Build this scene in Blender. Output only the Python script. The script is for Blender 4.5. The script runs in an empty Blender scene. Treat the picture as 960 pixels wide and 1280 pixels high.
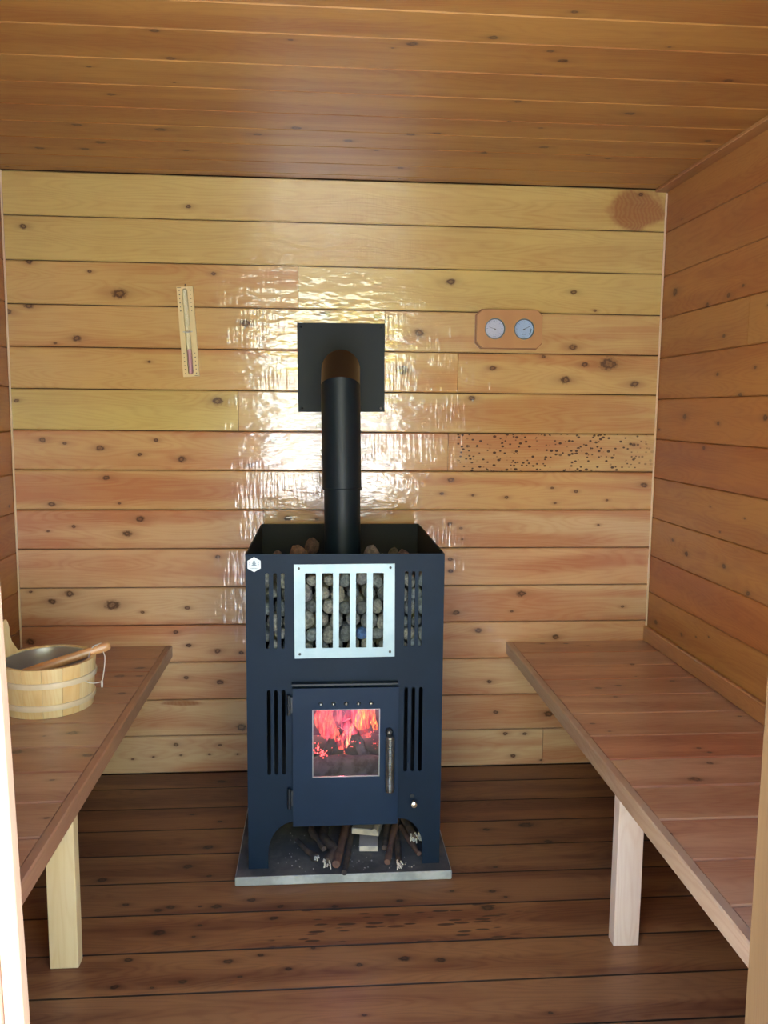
import bpy, bmesh, math, random
from mathutils import Vector, Matrix, noise
random.seed(7)
C = bpy.context.scene.collection
scene = bpy.context.scene

# ------------------------------------------------------------------ camera
cam_d = bpy.data.cameras.new('camera'); cam = bpy.data.objects.new('camera', cam_d); C.objects.link(cam)
Rv = Vector((0.9971174, -0.07532992, 0.00907145)); Uv = Vector((0.0, 0.119841747, 0.992793)); Fv = Vector((0.07587416, 0.98993099, -0.11949792))
M = Matrix((Rv, Rv.cross(Fv) * 1.0, -Fv)).transposed().to_4x4()
M.translation = Vector((1.05677716, -2.94878207, 1.3163562))
cam.matrix_world = M
cam_d.sensor_fit = 'VERTICAL'; cam_d.sensor_height = 36; cam_d.lens = 1039.75 / 1280 * 36
cam_d.clip_start = 0.05; cam_d.clip_end = 200
scene.camera = cam

# ------------------------------------------------------------------ light
world = bpy.data.worlds.new('world'); scene.world = world; world.use_nodes = True
wn = world.node_tree; wn.nodes.clear()
wo = wn.nodes.new('ShaderNodeOutputWorld'); wb = wn.nodes.new('ShaderNodeBackground'); sky = wn.nodes.new('ShaderNodeTexSky')
sky.sky_type = 'NISHITA'; sky.sun_disc = False; sky.sun_elevation = math.radians(48); sky.sun_rotation = math.radians(20)
sky.air_density = 1.0; sky.dust_density = 2.5
wb.inputs[1].default_value = 1.0
wn.links.new(sky.outputs[0], wb.inputs[0]); wn.links.new(wb.outputs[0], wo.inputs[0])

def lamp(name, typ, loc, energy, color, **k):
    d = bpy.data.lights.new(name, typ); d.energy = energy; d.color = color
    for a, b in k.items():
        if a != 'rot': setattr(d, a, b)
    o = bpy.data.objects.new(name, d); C.objects.link(o); o.location = loc
    if 'rot' in k: o.rotation_euler = k['rot']
    return o
# sun high behind the sauna: the front (door) side is in open shade, the lawn beyond is sunlit
lamp('sun', 'SUN', (0, 0, 10), 12.0, (1.0, .95, .86), angle=.01, rot=(math.radians(-40), 0, math.radians(18)))
# daylight portal filling the doorway (samples the sky through the opening)
pt = lamp('doorway_portal', 'AREA', (1.15, -2.14, 0.98), 1.0, (1, 1, 1), shape='RECTANGLE', size=0.86, size_y=1.9, rot=(math.radians(90), 0, 0))
pt.data.cycles.is_portal = True

vs = scene.view_settings
vs.view_transform = 'Standard'; vs.look = 'None'; vs.gamma = 1; vs.use_curve_mapping = False; vs.exposure = 1.68

# ------------------------------------------------------------------ tiny helpers
W, H, YF = 2.27, 2.10, -2.08           # room width, height, inner face of front wall
ZB, TB, XL, XR = 0.479, 0.044, 0.527, 1.739
def link(o, parent=None):
    C.objects.link(o)
    if parent: o.parent = parent
    return o
def tag(o, label=None, cat=None, group=None, kind=None):
    if label: o['label'] = label
    if cat: o['category'] = cat
    if group: o['group'] = group
    if kind: o['kind'] = kind
    return o
def thing(name, loc, label, cat, group=None, rot=None):
    o = bpy.data.objects.new(name, None); C.objects.link(o); o.location = loc
    o.empty_display_size = .05
    if rot: o.rotation_euler = rot
    return tag(o, label, cat, group)
def obj(name, bm, mat, parent=None, smooth=False, loc=None, auto=None):
    me = bpy.data.meshes.new(name)
    bmesh.ops.recalc_face_normals(bm, faces=bm.faces)
    bm.to_mesh(me); bm.free()
    if mat: me.materials.append(mat)
    if smooth:
        for p in me.polygons: p.use_smooth = True
        if auto: me.set_sharp_from_angle(angle=math.radians(auto))
    o = bpy.data.objects.new(name, me); link(o, parent)
    if loc: o.location = loc
    return o
def box(bm, x0, x1, y0, y1, z0, z1, bev=0):
    m = Matrix.Translation(((x0+x1)/2, (y0+y1)/2, (z0+z1)/2)) @ Matrix.Diagonal((abs(x1-x0), abs(y1-y0), abs(z1-z0), 1))
    r = bmesh.ops.create_cube(bm, size=1, matrix=m)
    if bev:
        es = set(e for v in r['verts'] for e in v.link_edges)
        bmesh.ops.bevel(bm, geom=list(es), offset=bev, segments=1, affect='EDGES', profile=.5)
    return r
def B(x0, x1, y0, y1, z0, z1, bev=0):
    bm = bmesh.new(); box(bm, x0, x1, y0, y1, z0, z1, bev); return bm
def ring_tube(bm, pts, radii, n=10, cap=True, squash=None):
    pts = [Vector(p) for p in pts]; rings = []
    up = Vector((0, 0, 1))
    for i, p in enumerate(pts):
        t = (pts[min(i+1, len(pts)-1)] - pts[max(i-1, 0)]).normalized()
        a = t.cross(up)
        if a.length < .05: a = t.cross(Vector((0, 1, 0)))
        a.normalize(); b = a.cross(t).normalized()
        r = radii[i] if isinstance(radii, (list, tuple)) else radii
        rr = []
        for k in range(n):
            th = 2*math.pi*k/n
            q = 1 if not squash else squash
            rr.append(bm.verts.new(p + a*r*math.cos(th) + b*r*q*math.sin(th)))
        rings.append(rr)
    for i in range(len(rings)-1):
        for k in range(n):
            bm.faces.new((rings[i][k], rings[i][(k+1) % n], rings[i+1][(k+1) % n], rings[i+1][k]))
    if cap:
        bm.faces.new(rings[0][::-1]); bm.faces.new(rings[-1])
    return rings
def lathe(bm, prof, n=32, mat=None, close=False):
    # prof: list of (r, z); around z, optional matrix
    rings = []
    for r, z in prof:
        rr = []
        for k in range(n):
            th = 2*math.pi*k/n
            v = Vector((r*math.cos(th), r*math.sin(th), z))
            rr.append(bm.verts.new(mat @ v if mat else v))
        rings.append(rr)
    for i in range(len(rings)-1):
        for k in range(n):
            bm.faces.new((rings[i][k], rings[i][(k+1) % n], rings[i+1][(k+1) % n], rings[i+1][k]))
    if close:
        bm.faces.new(rings[0][::-1]); bm.faces.new(rings[-1])
def disc_mat(loc, axis='y'):
    # z of the lathe looks along -y (towards the camera)
    return Matrix.Translation(loc) @ Matrix.Rotation(math.radians(90), 4, 'X')
def flat_panel(name, outer, holes, thick, mat, parent, y):
    """plate in the XZ plane, front face at y, going back by thick; real holes"""
    cu = bpy.data.curves.new('tmp', 'CURVE'); cu.dimensions = '2D'; cu.fill_mode = 'BOTH'; cu.extrude = thick/2
    for poly in [outer]+holes:
        s = cu.splines.new('POLY'); s.points.add(len(poly)-1)
        for p, (a, b) in zip(s.points, poly): p.co = (a, b, 0, 1)
        s.use_cyclic_u = True
    t = bpy.data.objects.new('tmp', cu); C.objects.link(t)
    dg = bpy.context.evaluated_depsgraph_get(); dg.update()
    me = bpy.data.meshes.new_from_object(t.evaluated_get(dg))
    bpy.data.objects.remove(t); bpy.data.curves.remove(cu)
    me.name = name
    for v in me.vertices: v.co = (v.co.x, y + thick/2 - v.co.z, v.co.y)
    me.materials.clear(); me.materials.append(mat)
    o = bpy.data.objects.new(name, me); link(o, parent)
    return o
def slot(x, z0, z1, w, r=None, n=4):
    """rounded vertical slot polygon"""
    r = w/2 if r is None else r; out = []
    for cx, cz, a0 in ((x+w/2-r, z1-r, 0), (x-w/2+r, z1-r, 90), (x-w/2+r, z0+r, 180), (x+w/2-r, z0+r, 270)):
        for k in range(n+1):
            a = math.radians(a0+90*k/n); out.append((cx+r*math.cos(a), cz+r*math.sin(a)))
    return out
def circ(x, z, r, n=16): return [(x+r*math.cos(2*math.pi*k/n), z+r*math.sin(2*math.pi*k/n)) for k in range(n)]

# ------------------------------------------------------------------ materials
def new_mat(name):
    m = bpy.data.materials.new(name); m.use_nodes = True
    nt = m.node_tree; nt.nodes.clear()
    out = nt.nodes.new('ShaderNodeOutputMaterial'); b = nt.nodes.new('ShaderNodeBsdfPrincipled')
    nt.links.new(b.outputs[0], out.inputs[0])
    return m, nt, b
def N(nt, t, **k):
    n = nt.nodes.new(t)
    for a, v in k.items(): setattr(n, a, v)
    return n
def mth(nt, op, a, b=None, c=None, clamp=False):
    n = nt.nodes.new('ShaderNodeMath'); n.operation = op; n.use_clamp = clamp
    for i, v in enumerate((a, b, c)):
        if v is None: continue
        if isinstance(v, (int, float)): n.inputs[i].default_value = v
        else: nt.links.new(v, n.inputs[i])
    return n.outputs[0]
def sstep(nt, v, lo, hi, a=0.0, b=1.0):
    n = nt.nodes.new('ShaderNodeMapRange'); n.interpolation_type = 'SMOOTHSTEP'
    nt.links.new(v, n.inputs['Value'])
    n.inputs['From Min'].default_value = lo; n.inputs['From Max'].default_value = hi
    n.inputs['To Min'].default_value = a; n.inputs['To Max'].default_value = b
    return n.outputs[0]
def xyz(nt, x, y, z):
    n = nt.nodes.new('ShaderNodeCombineXYZ')
    for i, v in enumerate((x, y, z)):
        if isinstance(v, (int, float)): n.inputs[i].default_value = v
        else: nt.links.new(v, n.inputs[i])
    return n.outputs[0]
def noi(nt, vec, scale=1, detail=2, rough=.5, dist=0):
    n = nt.nodes.new('ShaderNodeTexNoise'); nt.links.new(vec, n.inputs['Vector'])
    n.inputs['Scale'].default_value = scale; n.inputs['Detail'].default_value = detail
    n.inputs['Roughness'].default_value = rough; n.inputs['Distortion'].default_value = dist
    return n.outputs['Fac']
def mix(nt, f, a, b, mode='MIX'):
    n = nt.nodes.new('ShaderNodeMix'); n.data_type = 'RGBA'; n.blend_type = mode
    for s, v in (('Factor', f), ('A', a), ('B', b)):
        i = [q for q in n.inputs if q.name == s and (q.type == 'VALUE' if s == 'Factor' else q.type == 'RGBA')][0]
        if isinstance(v, (int, float)): i.default_value = v
        elif isinstance(v, tuple): i.default_value = (*v, 1)
        else: nt.links.new(v, i)
    return [q for q in n.outputs if q.type == 'RGBA'][0]

def make_knot_group():
    g = bpy.data.node_groups.new('knot', 'ShaderNodeTree')
    I = g.interface
    for n in ('X', 'Y', 'CX', 'CY', 'R', 'Warp', 'Core', 'Halo'): I.new_socket(n, in_out='INPUT', socket_type='NodeSocketFloat')
    for n in ('Warp', 'Core', 'Halo'): I.new_socket(n, in_out='OUTPUT', socket_type='NodeSocketFloat')
    gi = g.nodes.new('NodeGroupInput'); go = g.nodes.new('NodeGroupOutput')
    dx = mth(g, 'SUBTRACT', gi.outputs['X'], gi.outputs['CX']); dy = mth(g, 'SUBTRACT', gi.outputs['Y'], gi.outputs['CY'])
    wob = noi(g, xyz(g, gi.outputs['X'], gi.outputs['Y'], gi.outputs['CX']), 90, 2)
    r = gi.outputs['R']
    u = mth(g, 'DIVIDE', mth(g, 'MULTIPLY', dx, .8), r); v = mth(g, 'DIVIDE', mth(g, 'MULTIPLY', dy, 1.15), r)
    d2 = mth(g, 'ADD', mth(g, 'MULTIPLY', u, u), mth(g, 'MULTIPLY', v, v))
    d = mth(g, 'SQRT', d2)
    dd = mth(g, 'ADD', d, mth(g, 'MULTIPLY', mth(g, 'SUBTRACT', wob, .5), 1.0))
    core = sstep(g, dd, .65, 1.15, 1, 0)
    ringz = mth(g, 'MULTIPLY', mth(g, 'ADD', mth(g, 'MULTIPLY', mth(g, 'SINE', mth(g, 'MULTIPLY', dd, 9)), .5), .5), .45)
    core = mth(g, 'MULTIPLY', core, mth(g, 'SUBTRACT', 1.0, ringz))
    # halo elongated along the board
    hx = mth(g, 'MULTIPLY', u, .45); hy = mth(g, 'MULTIPLY', v, .8)
    h2 = mth(g, 'ADD', mth(g, 'MULTIPLY', hx, hx), mth(g, 'MULTIPLY', hy, hy))
    halo = mth(g, 'EXPONENT', mth(g, 'MULTIPLY', h2, -1.0))
    w2 = mth(g, 'EXPONENT', mth(g, 'MULTIPLY', h2, -.55))
    warp = mth(g, 'MULTIPLY', mth(g, 'MULTIPLY', dy, w2), -.85)
    L = g.links
    L.new(mth(g, 'ADD', gi.outputs['Warp'], warp), go.inputs['Warp'])
    L.new(mth(g, 'MAXIMUM', gi.outputs['Core'], core), go.inputs['Core'])
    L.new(mth(g, 'MAXIMUM', gi.outputs['Halo'], halo), go.inputs['Halo'])
    return g
KNOT = make_knot_group()

def wood(name, light, heart, knots=(), coat_ior=1.5, axis='x', joint=0, rough=.42, coat=0.0, coat_r=.12, bump=.25, chatter=0, heart_amt=.5, worms=None, figure=None, knot_col=(.07,.025,.012), seed=0, dirt=0):
    """varnished pine; local x runs along the board, local y across it"""
    m, nt, b = new_mat(name)
    tc = N(nt, 'ShaderNodeTexCoord'); sp = N(nt, 'ShaderNodeSeparateXYZ'); nt.links.new(tc.outputs['Object'], sp.inputs[0])
    oi = N(nt, 'ShaderNodeObjectInfo')
    X, Y = sp.outputs[0], sp.outputs[1]
    if axis == 'y': X, Y = sp.outputs[1], mth(nt, 'ADD', sp.outputs[0], sp.outputs[2])
    if axis == 'z': X, Y = sp.outputs[2], mth(nt, 'ADD', sp.outputs[0], sp.outputs[1])
    warp, core, halo = 0.0, 0.0, 0.0
    for (kx, ky, kr) in knots:
        k = N(nt, 'ShaderNodeGroup'); k.node_tree = KNOT
        nt.links.new(X, k.inputs['X']); nt.links.new(Y, k.inputs['Y'])
        k.inputs['CX'].default_value = kx; k.inputs['CY'].default_value = ky; k.inputs['R'].default_value = kr
        for s, v in (('Warp', warp), ('Core', core), ('Halo', halo)):
            if isinstance(v, float): k.inputs[s].default_value = v
            else: nt.links.new(v, k.inputs[s])
        warp, core, halo = k.outputs['Warp'], k.outputs['Core'], k.outputs['Halo']
    rz = mth(nt, 'ADD', mth(nt, 'MULTIPLY', oi.outputs['Random'], 61.0), seed*3.7)
    Yw = mth(nt, 'ADD', Y, warp) if knots else Y
    big = noi(nt, xyz(nt, mth(nt, 'MULTIPLY', X, .9), mth(nt, 'MULTIPLY', Yw, 11), rz), 1, 2)
    hm = sstep(nt, big, .40, .62)
    fig = noi(nt, xyz(nt, mth(nt, 'MULTIPLY', X, 1.7), mth(nt, 'MULTIPLY', Yw, 13), mth(nt, 'ADD', rz, 9)), 1, 1.5, .45)
    rings = mth(nt, 'ADD', mth(nt, 'MULTIPLY', mth(nt, 'SINE', mth(nt, 'MULTIPLY', fig, 120)), .5), .5)
    rings = mth(nt, 'MULTIPLY', rings, rings)
    fine = noi(nt, xyz(nt, mth(nt, 'MULTIPLY', X, 7), mth(nt, 'MULTIPLY', Yw, 300), rz), 1, 3, .6)
    blot = noi(nt, xyz(nt, mth(nt, 'MULTIPLY', X, 9), mth(nt, 'MULTIPLY', Y, 14), rz), 1, 3, .6)
    f = mth(nt, 'ADD', mth(nt, 'MULTIPLY', hm, heart_amt), mth(nt, 'MULTIPLY', rings, .22))
    f = mth(nt, 'ADD', f, mth(nt, 'MULTIPLY', mth(nt, 'SUBTRACT', fine, .5), .55))
    f = mth(nt, 'ADD', f, mth(nt, 'MULTIPLY', mth(nt, 'SUBTRACT', blot, .5), .5), None, True)
    col = mix(nt, f, light, heart)
    if figure:   # big reddish burl patch: (cx, cy, rx, ry)
        cx, cy, rx, ry = figure
        a = mth(nt, 'DIVIDE', mth(nt, 'SUBTRACT', X, cx), rx); c = mth(nt, 'DIVIDE', mth(nt, 'SUBTRACT', Y, cy), ry)
        d = mth(nt, 'SQRT', mth(nt, 'ADD', mth(nt, 'MULTIPLY', a, a), mth(nt, 'MULTIPLY', c, c)))
        d = mth(nt, 'ADD', d, mth(nt, 'MULTIPLY', mth(nt, 'SUBTRACT', blot, .5), 1.3))
        rg = mth(nt, 'ADD', mth(nt, 'MULTIPLY', mth(nt, 'SINE', mth(nt, 'ADD', mth(nt, 'MULTIPLY', X, 420), mth(nt, 'MULTIPLY', mth(nt, 'ADD', fig, mth(nt, 'MULTIPLY', blot, .4)), 60))), .07), .78)
        fm = mth(nt, 'MULTIPLY', sstep(nt, d, .65, 1.15, 1, 0), rg)
        col = mix(nt, fm, col, (.33, .115, .04))
    if knots:
        col = mix(nt, mth(nt, 'MULTIPLY', halo, .55), col, tuple(c*.55 for c in heart))
        col = mix(nt, mth(nt, 'MULTIPLY', core, .92), col, knot_col)
    if worms:    # (x0, x1): pinhole specks between these local x values
        vo = N(nt, 'ShaderNodeTexVoronoi'); vo.inputs['Scale'].default_value = 1
        nt.links.new(xyz(nt, mth(nt, 'MULTIPLY', X, worms[2]), mth(nt, 'MULTIPLY', Y, worms[3]), 3.0), vo.inputs['Vector'])
        sc = N(nt, 'ShaderNodeSeparateColor'); nt.links.new(vo.outputs['Color'], sc.inputs[0])
        spk = sstep(nt, mth(nt, 'SUBTRACT', vo.outputs['Distance'], mth(nt, 'MULTIPLY', sc.outputs[0], .2)), .16, .28, 1, 0)
        spk = mth(nt, 'MULTIPLY', spk, sstep(nt, sc.outputs[1], .3, .35))
        inside = mth(nt, 'MULTIPLY', sstep(nt, X, worms[0], worms[0]+.03), sstep(nt, X, worms[1]-.1, worms[1]+.04, 1, 0))
        col = mix(nt, mth(nt, 'MULTIPLY', mth(nt, 'MULTIPLY', spk, inside), .95), col, (.05, .018, .010))
    if joint:    # board edges darken at the joints between floorboards
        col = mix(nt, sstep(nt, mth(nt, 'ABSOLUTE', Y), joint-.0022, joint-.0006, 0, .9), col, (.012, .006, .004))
    if dirt:
        dn = noi(nt, tc.outputs['Object'], 4, 4, .65)
        col = mix(nt, mth(nt, 'MULTIPLY', sstep(nt, dn, .45, .7), dirt), col, (.035, .02, .015))
    col = mix(nt, 1.0, col, oi.outputs['Color'], 'MULTIPLY')
    nt.links.new(col, b.inputs['Base Color'])
    b.inputs['Roughness'].default_value = rough
    b.inputs['Coat Weight'].default_value = coat; b.inputs['Coat Roughness'].default_value = coat_r; b.inputs['Coat IOR'].default_value = coat_ior
    hgt = mth(nt, 'ADD', mth(nt, 'MULTIPLY', fine, .5), mth(nt, 'MULTIPLY', rings, .3))
    if knots: hgt = mth(nt, 'SUBTRACT', hgt, mth(nt, 'MULTIPLY', core, .8))
    bp = N(nt, 'ShaderNodeBump'); bp.inputs['Strength'].default_value = bump; bp.inputs['Distance'].default_value = .001
    nt.links.new(hgt, bp.inputs['Height']); nt.links.new(bp.outputs[0], b.inputs['Normal'])
    if coat:
        lum = noi(nt, xyz(nt, mth(nt, 'MULTIPLY', X, 1.0), mth(nt, 'MULTIPLY', Y, 2.2), rz), 16, 2)
        h2 = lum
        if chatter:   # planer chatter marks across the board
            ch = noi(nt, xyz(nt, mth(nt, 'MULTIPLY', X, 110), mth(nt, 'MULTIPLY', Y, 12), rz), 1, 2)
            msk = sstep(nt, noi(nt, xyz(nt, mth(nt, 'MULTIPLY', X, 4), mth(nt, 'MULTIPLY', Y, 7), rz), 1, 1), .42, .6)
            h2 = mth(nt, 'ADD', lum, mth(nt, 'MULTIPLY', mth(nt, 'MULTIPLY', ch, msk), chatter))
        h2 = mth(nt, 'ADD', h2, mth(nt, 'MULTIPLY', fine, .035))
        bc = N(nt, 'ShaderNodeBump'); bc.inputs['Strength'].default_value = 1; bc.inputs['Distance'].default_value = .0024
        nt.links.new(h2, bc.inputs['Height']); nt.links.new(bc.outputs[0], b.inputs['Coat Normal'])
    return m

def simple(name, col, rough=.5, metal=0, noise_amt=0, nscale=30, col2=None, bump=0, coat=0, bscale=None, spec=.5):
    m, nt, b = new_mat(name)
    b.inputs['Base Color'].default_value = (*col, 1); b.inputs['Roughness'].default_value = rough; b.inputs['Metallic'].default_value = metal
    b.inputs['Coat Weight'].default_value = coat; b.inputs['Specular IOR Level'].default_value = spec
    tc = N(nt, 'ShaderNodeTexCoord')
    if col2:
        f = sstep(nt, noi(nt, tc.outputs['Object'], nscale, 4, .6), .35, .65)
        nt.links.new(mix(nt, f, col, col2), b.inputs['Base Color'])
    if bump:
        bp = N(nt, 'ShaderNodeBump'); bp.inputs['Strength'].default_value = bump; bp.inputs['Distance'].default_value = .002
        nt.links.new(noi(nt, tc.outputs['Object'], bscale or nscale*3, 3), bp.inputs['Height']); nt.links.new(bp.outputs[0], b.inputs['Normal'])
    return m

# knots read off the photograph: world position on their surface and radius (metres)
KB=[(0.611,1.998,0.0081),(0.068,1.919,0.0107),(0.082,1.805,0.0107),(0.28,1.778,0.0067),(0.375,1.706,0.0217),(0.693,1.779,0.0082),(0.004,1.639,0.0135),(0.076,1.661,0.0135),(0.23,1.555,0.0136),(0.799,1.615,0.0165),(0.158,1.538,0.0054),(0.469,1.48,0.0055),(0.7,1.349,0.0167),(1.071,1.647,0.0166),(1.252,1.642,0.0139),(0.023,1.343,0.0082),(0.103,1.21,0.011),(0.177,1.199,0.0069),(1.508,1.769,0.0139),(1.947,1.742,0.0099),(2.027,1.68,0.0057),(1.401,1.592,0.0168),(1.951,1.551,0.0142),(1.343,1.462,0.0197),(1.665,1.474,0.0113),(2.084,1.494,0.0286),(1.997,1.49,0.0114),(1.929,1.435,0.0171),(2.182,1.424,0.0144),(1.845,1.516,0.0071),(1.593,1.367,0.0114),(2.174,2.08,0.0084),(2.189,1.206,0.0073),(1.523,1.076,0.0115),(1.49,1.027,0.0072),(1.603,1.021,0.0058),(1.726,1.013,0.0072),(1.893,1.048,0.0058),(1.982,1.036,0.0073),(1.906,0.993,0.0058),(2.099,1.004,0.005),(2.235,1.06,0.0117),(2.07,0.913,0.005),(1.521,0.917,0.0087),(1.568,0.861,0.0049),(1.526,0.788,0.0087),(1.527,0.744,0.0087),(1.791,0.659,0.0147),(1.758,0.593,0.0059),(2.174,0.607,0.0059),(1.55,0.589,0.0117),(1.635,0.522,0.0118),(1.926,0.494,0.0119),(0.296,1.183,0.0125),(0.431,1.162,0.0083),(0.486,1.212,0.0083),(0.573,1.146,0.014),(0.889,1.218,0.014),(0.81,1.125,0.0112),(0.99,1.139,0.0056),(0.314,1.081,0.0111),(0.127,0.988,0.0111),(0.355,0.991,0.0056),(0.484,1.006,0.0056),(0.614,1.006,0.0084),(0.715,1.048,0.0056),(0.913,1.032,0.0057),(0.425,0.936,0.014),(0.38,0.884,0.014),(0.197,0.91,0.007),(0.11,0.893,0.0047),(0.941,0.938,0.0128),(1.043,0.935,0.0057),(0.692,0.8,0.0085),(0.175,0.671,0.0141),(0.114,0.643,0.0127),(0.32,0.629,0.0227),(0.425,0.602,0.0071),(0.582,0.616,0.0086),(0.041,0.678,0.0056),(0.034,0.499,0.0141),(0.541,0.528,0.0086),(0.585,0.478,0.0086),(0.687,0.456,0.0115),(0.772,0.449,0.0087),(0.574,0.359,0.0086),(0.694,0.34,0.0116),(0.769,0.17,0.0175),(0.532,0.108,0.0087),(0.69,0.104,0.0058),(0.377,0.057,0.0049),(0.451,0.064,0.0049),(0.549,0.068,0.005),(0.652,0.069,0.005),(0.753,0.067,0.005),(1.681,0.327,0.0089),(1.708,0.209,0.0089),(1.909,0.199,0.015),(1.747,0.125,0.009),(1.82,0.123,0.0075),(1.777,0.037,0.009),(1.884,0.018,0.0051),(1.298,1.132,0.0085),(1.562,0.902,0.0058)]
KR=[(-0.107,1.734,0.0165),(-0.493,1.671,0.0095),(-0.577,1.687,0.0058),(-0.354,1.66,0.0101),(-0.672,1.45,0.0067),(-0.45,1.44,0.0074),(-0.596,1.374,0.0093),(-0.234,1.309,0.0134),(-0.473,1.291,0.0073),(-0.744,1.31,0.0109),(-0.452,1.032,0.0042),(-0.523,0.962,0.0041),(-0.666,1.022,0.0039),(-0.189,0.886,0.0069),(-0.301,0.857,0.0107),(-0.561,0.863,0.0097),(-0.709,0.812,0.0091),(-0.082,0.567,0.0116),(-0.297,0.58,0.0081),(-0.403,0.601,0.0044),(-0.49,0.625,0.0043),(-0.027,1.262,0.0058),(-0.477,1.553,0.0072),(-0.386,1.212,0.0076)]
KC=[(1.419,-1.115,0.0101),(1.254,-1.068,0.012),(1.596,-1.015,0.0107),(1.556,-1.061,0.007),(0.993,-1.062,0.0051),(1.213,-1.044,0.0035),(1.554,-1.241,0.0079),(0.712,-1.079,0.01),(0.72,-0.942,0.0108),(1.562,-0.936,0.0093),(2.016,-0.943,0.0113),(0.533,-0.708,0.01),(1.866,-0.709,0.0126),(1.556,-0.763,0.0101),(1.804,-1.106,0.0043),(0.382,-0.469,0.0133),(0.608,-0.453,0.0158),(0.877,-0.44,0.0114),(0.988,-0.506,0.0134),(1.385,-0.5,0.0113),(1.311,-0.485,0.0114),(1.139,-0.411,0.014),(1.717,-0.413,0.0119),(1.551,-0.341,0.0097),(0.209,-0.245,0.0121),(0.344,-0.252,0.0121),(0.408,-0.319,0.0142),(0.647,-0.269,0.0097),(1.223,-0.33,0.0072),(1.313,-0.156,0.0104),(1.942,-0.326,0.0099),(1.868,-0.359,0.0073),(2.169,-0.519,0.0092),(1.664,-0.576,0.0066),(1.567,-0.617,0.0065)]
KF=[(0.704,-0.079,0.0143),(0.439,-0.128,0.0112),(0.638,-0.32,0.0079),(0.733,-0.374,0.0077),(0.716,-0.532,0.0146),(0.672,-0.637,0.0139),(0.444,-0.694,0.0135),(0.741,-0.691,0.0068),(0.536,-0.818,0.0086),(0.628,-0.849,0.0106),(0.657,-0.837,0.0107),(0.735,-0.838,0.0053),(0.78,-0.841,0.0128),(0.871,-0.817,0.0108),(0.648,-0.946,0.0142),(0.747,-0.922,0.0062),(0.738,-0.968,0.005),(0.594,-1.048,0.0096),(0.834,-1.069,0.0115),(0.585,-1.143,0.0092),(0.737,-1.134,0.0093),(0.671,-1.151,0.0046),(0.868,-1.126,0.0056),(0.95,-0.851,0.0086),(1.095,-0.86,0.0086),(1.271,-0.845,0.0087),(1.419,-0.808,0.0066),(1.53,-0.815,0.0089),(1.562,-0.844,0.0055),(1.781,-0.853,0.0088),(0.934,-0.903,0.0104),(1.503,-0.892,0.015),(1.039,-1.031,0.0059),(0.911,-1.05,0.0078),(0.981,-1.105,0.0076),(1.149,-1.101,0.0077),(1.26,-1.084,0.0116),(1.347,-1.095,0.0116),(1.494,-1.14,0.0133),(1.64,-1.099,0.0156),(1.571,-1.15,0.0076),(1.153,-1.269,0.0053),(1.563,-1.288,0.0053),(1.715,-0.452,0.0206),(1.582,-0.475,0.0102),(1.565,-0.694,0.007),(1.761,-0.56,0.0124)]
KRB=[(1.933,-0.611,0.0072),(2.104,-0.294,0.0081),(2.166,-0.474,0.0076),(1.979,-0.511,0.0099),(1.921,-1.172,0.0148),(1.996,-1.087,0.0097),(1.755,-1.413,0.0064),(1.909,-0.53,0.0098)]
KLB=[(0.413,-0.812,0.0146),(0.313,-0.93,0.0138),(0.491,-0.959,0.0117),(0.346,-0.83,0.0041),(0.469,-0.262,0.0131),(0.423,-0.343,0.0152),(0.468,-0.51,0.0119),(0.484,-0.345,0.0101),(0.448,-1.094,0.0055)]

# ------------------------------------------------------------------ planks
mesh_cache = {}
def plank_mesh(L, w, t, ch):
    key = (round(L, 4), round(w, 4), round(t, 4), ch)
    if key in mesh_cache: return mesh_cache[key]
    bm = bmesh.new()
    prof = [(-w/2, -t), (w/2, -t), (w/2, -ch), (w/2-ch, 0), (-w/2+ch, 0), (-w/2, -ch)]
    a = [bm.verts.new((-L/2, y, z)) for y, z in prof]; b_ = [bm.verts.new((L/2, y, z)) for y, z in prof]
    for i in range(6): bm.faces.new((a[i], b_[i], b_[(i+1) % 6], a[(i+1) % 6]))
    bm.faces.new(a[::-1]); bm.faces.new(b_)
    bmesh.ops.recalc_face_normals(bm, faces=bm.faces)
    me = bpy.data.meshes.new('plank'); bm.to_mesh(me); bm.free()
    me.materials.append(None)
    mesh_cache[key] = me
    return me
mats_generic = {}
rnd = random.Random(11)
ORI = {  # columns: local x, local y, local z in world
    'back': ((1, 0, 0), (0, 0, 1), (0, -1, 0)), 'right': ((0, -1, 0), (0, 0, 1), (-1, 0, 0)), 'left': ((0, 1, 0), (0, 0, 1), (1, 0, 0)),
    'floor': ((1, 0, 0), (0, 1, 0), (0, 0, 1)), 'ceil': ((1, 0, 0), (0, -1, 0), (0, 0, -1))}
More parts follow.
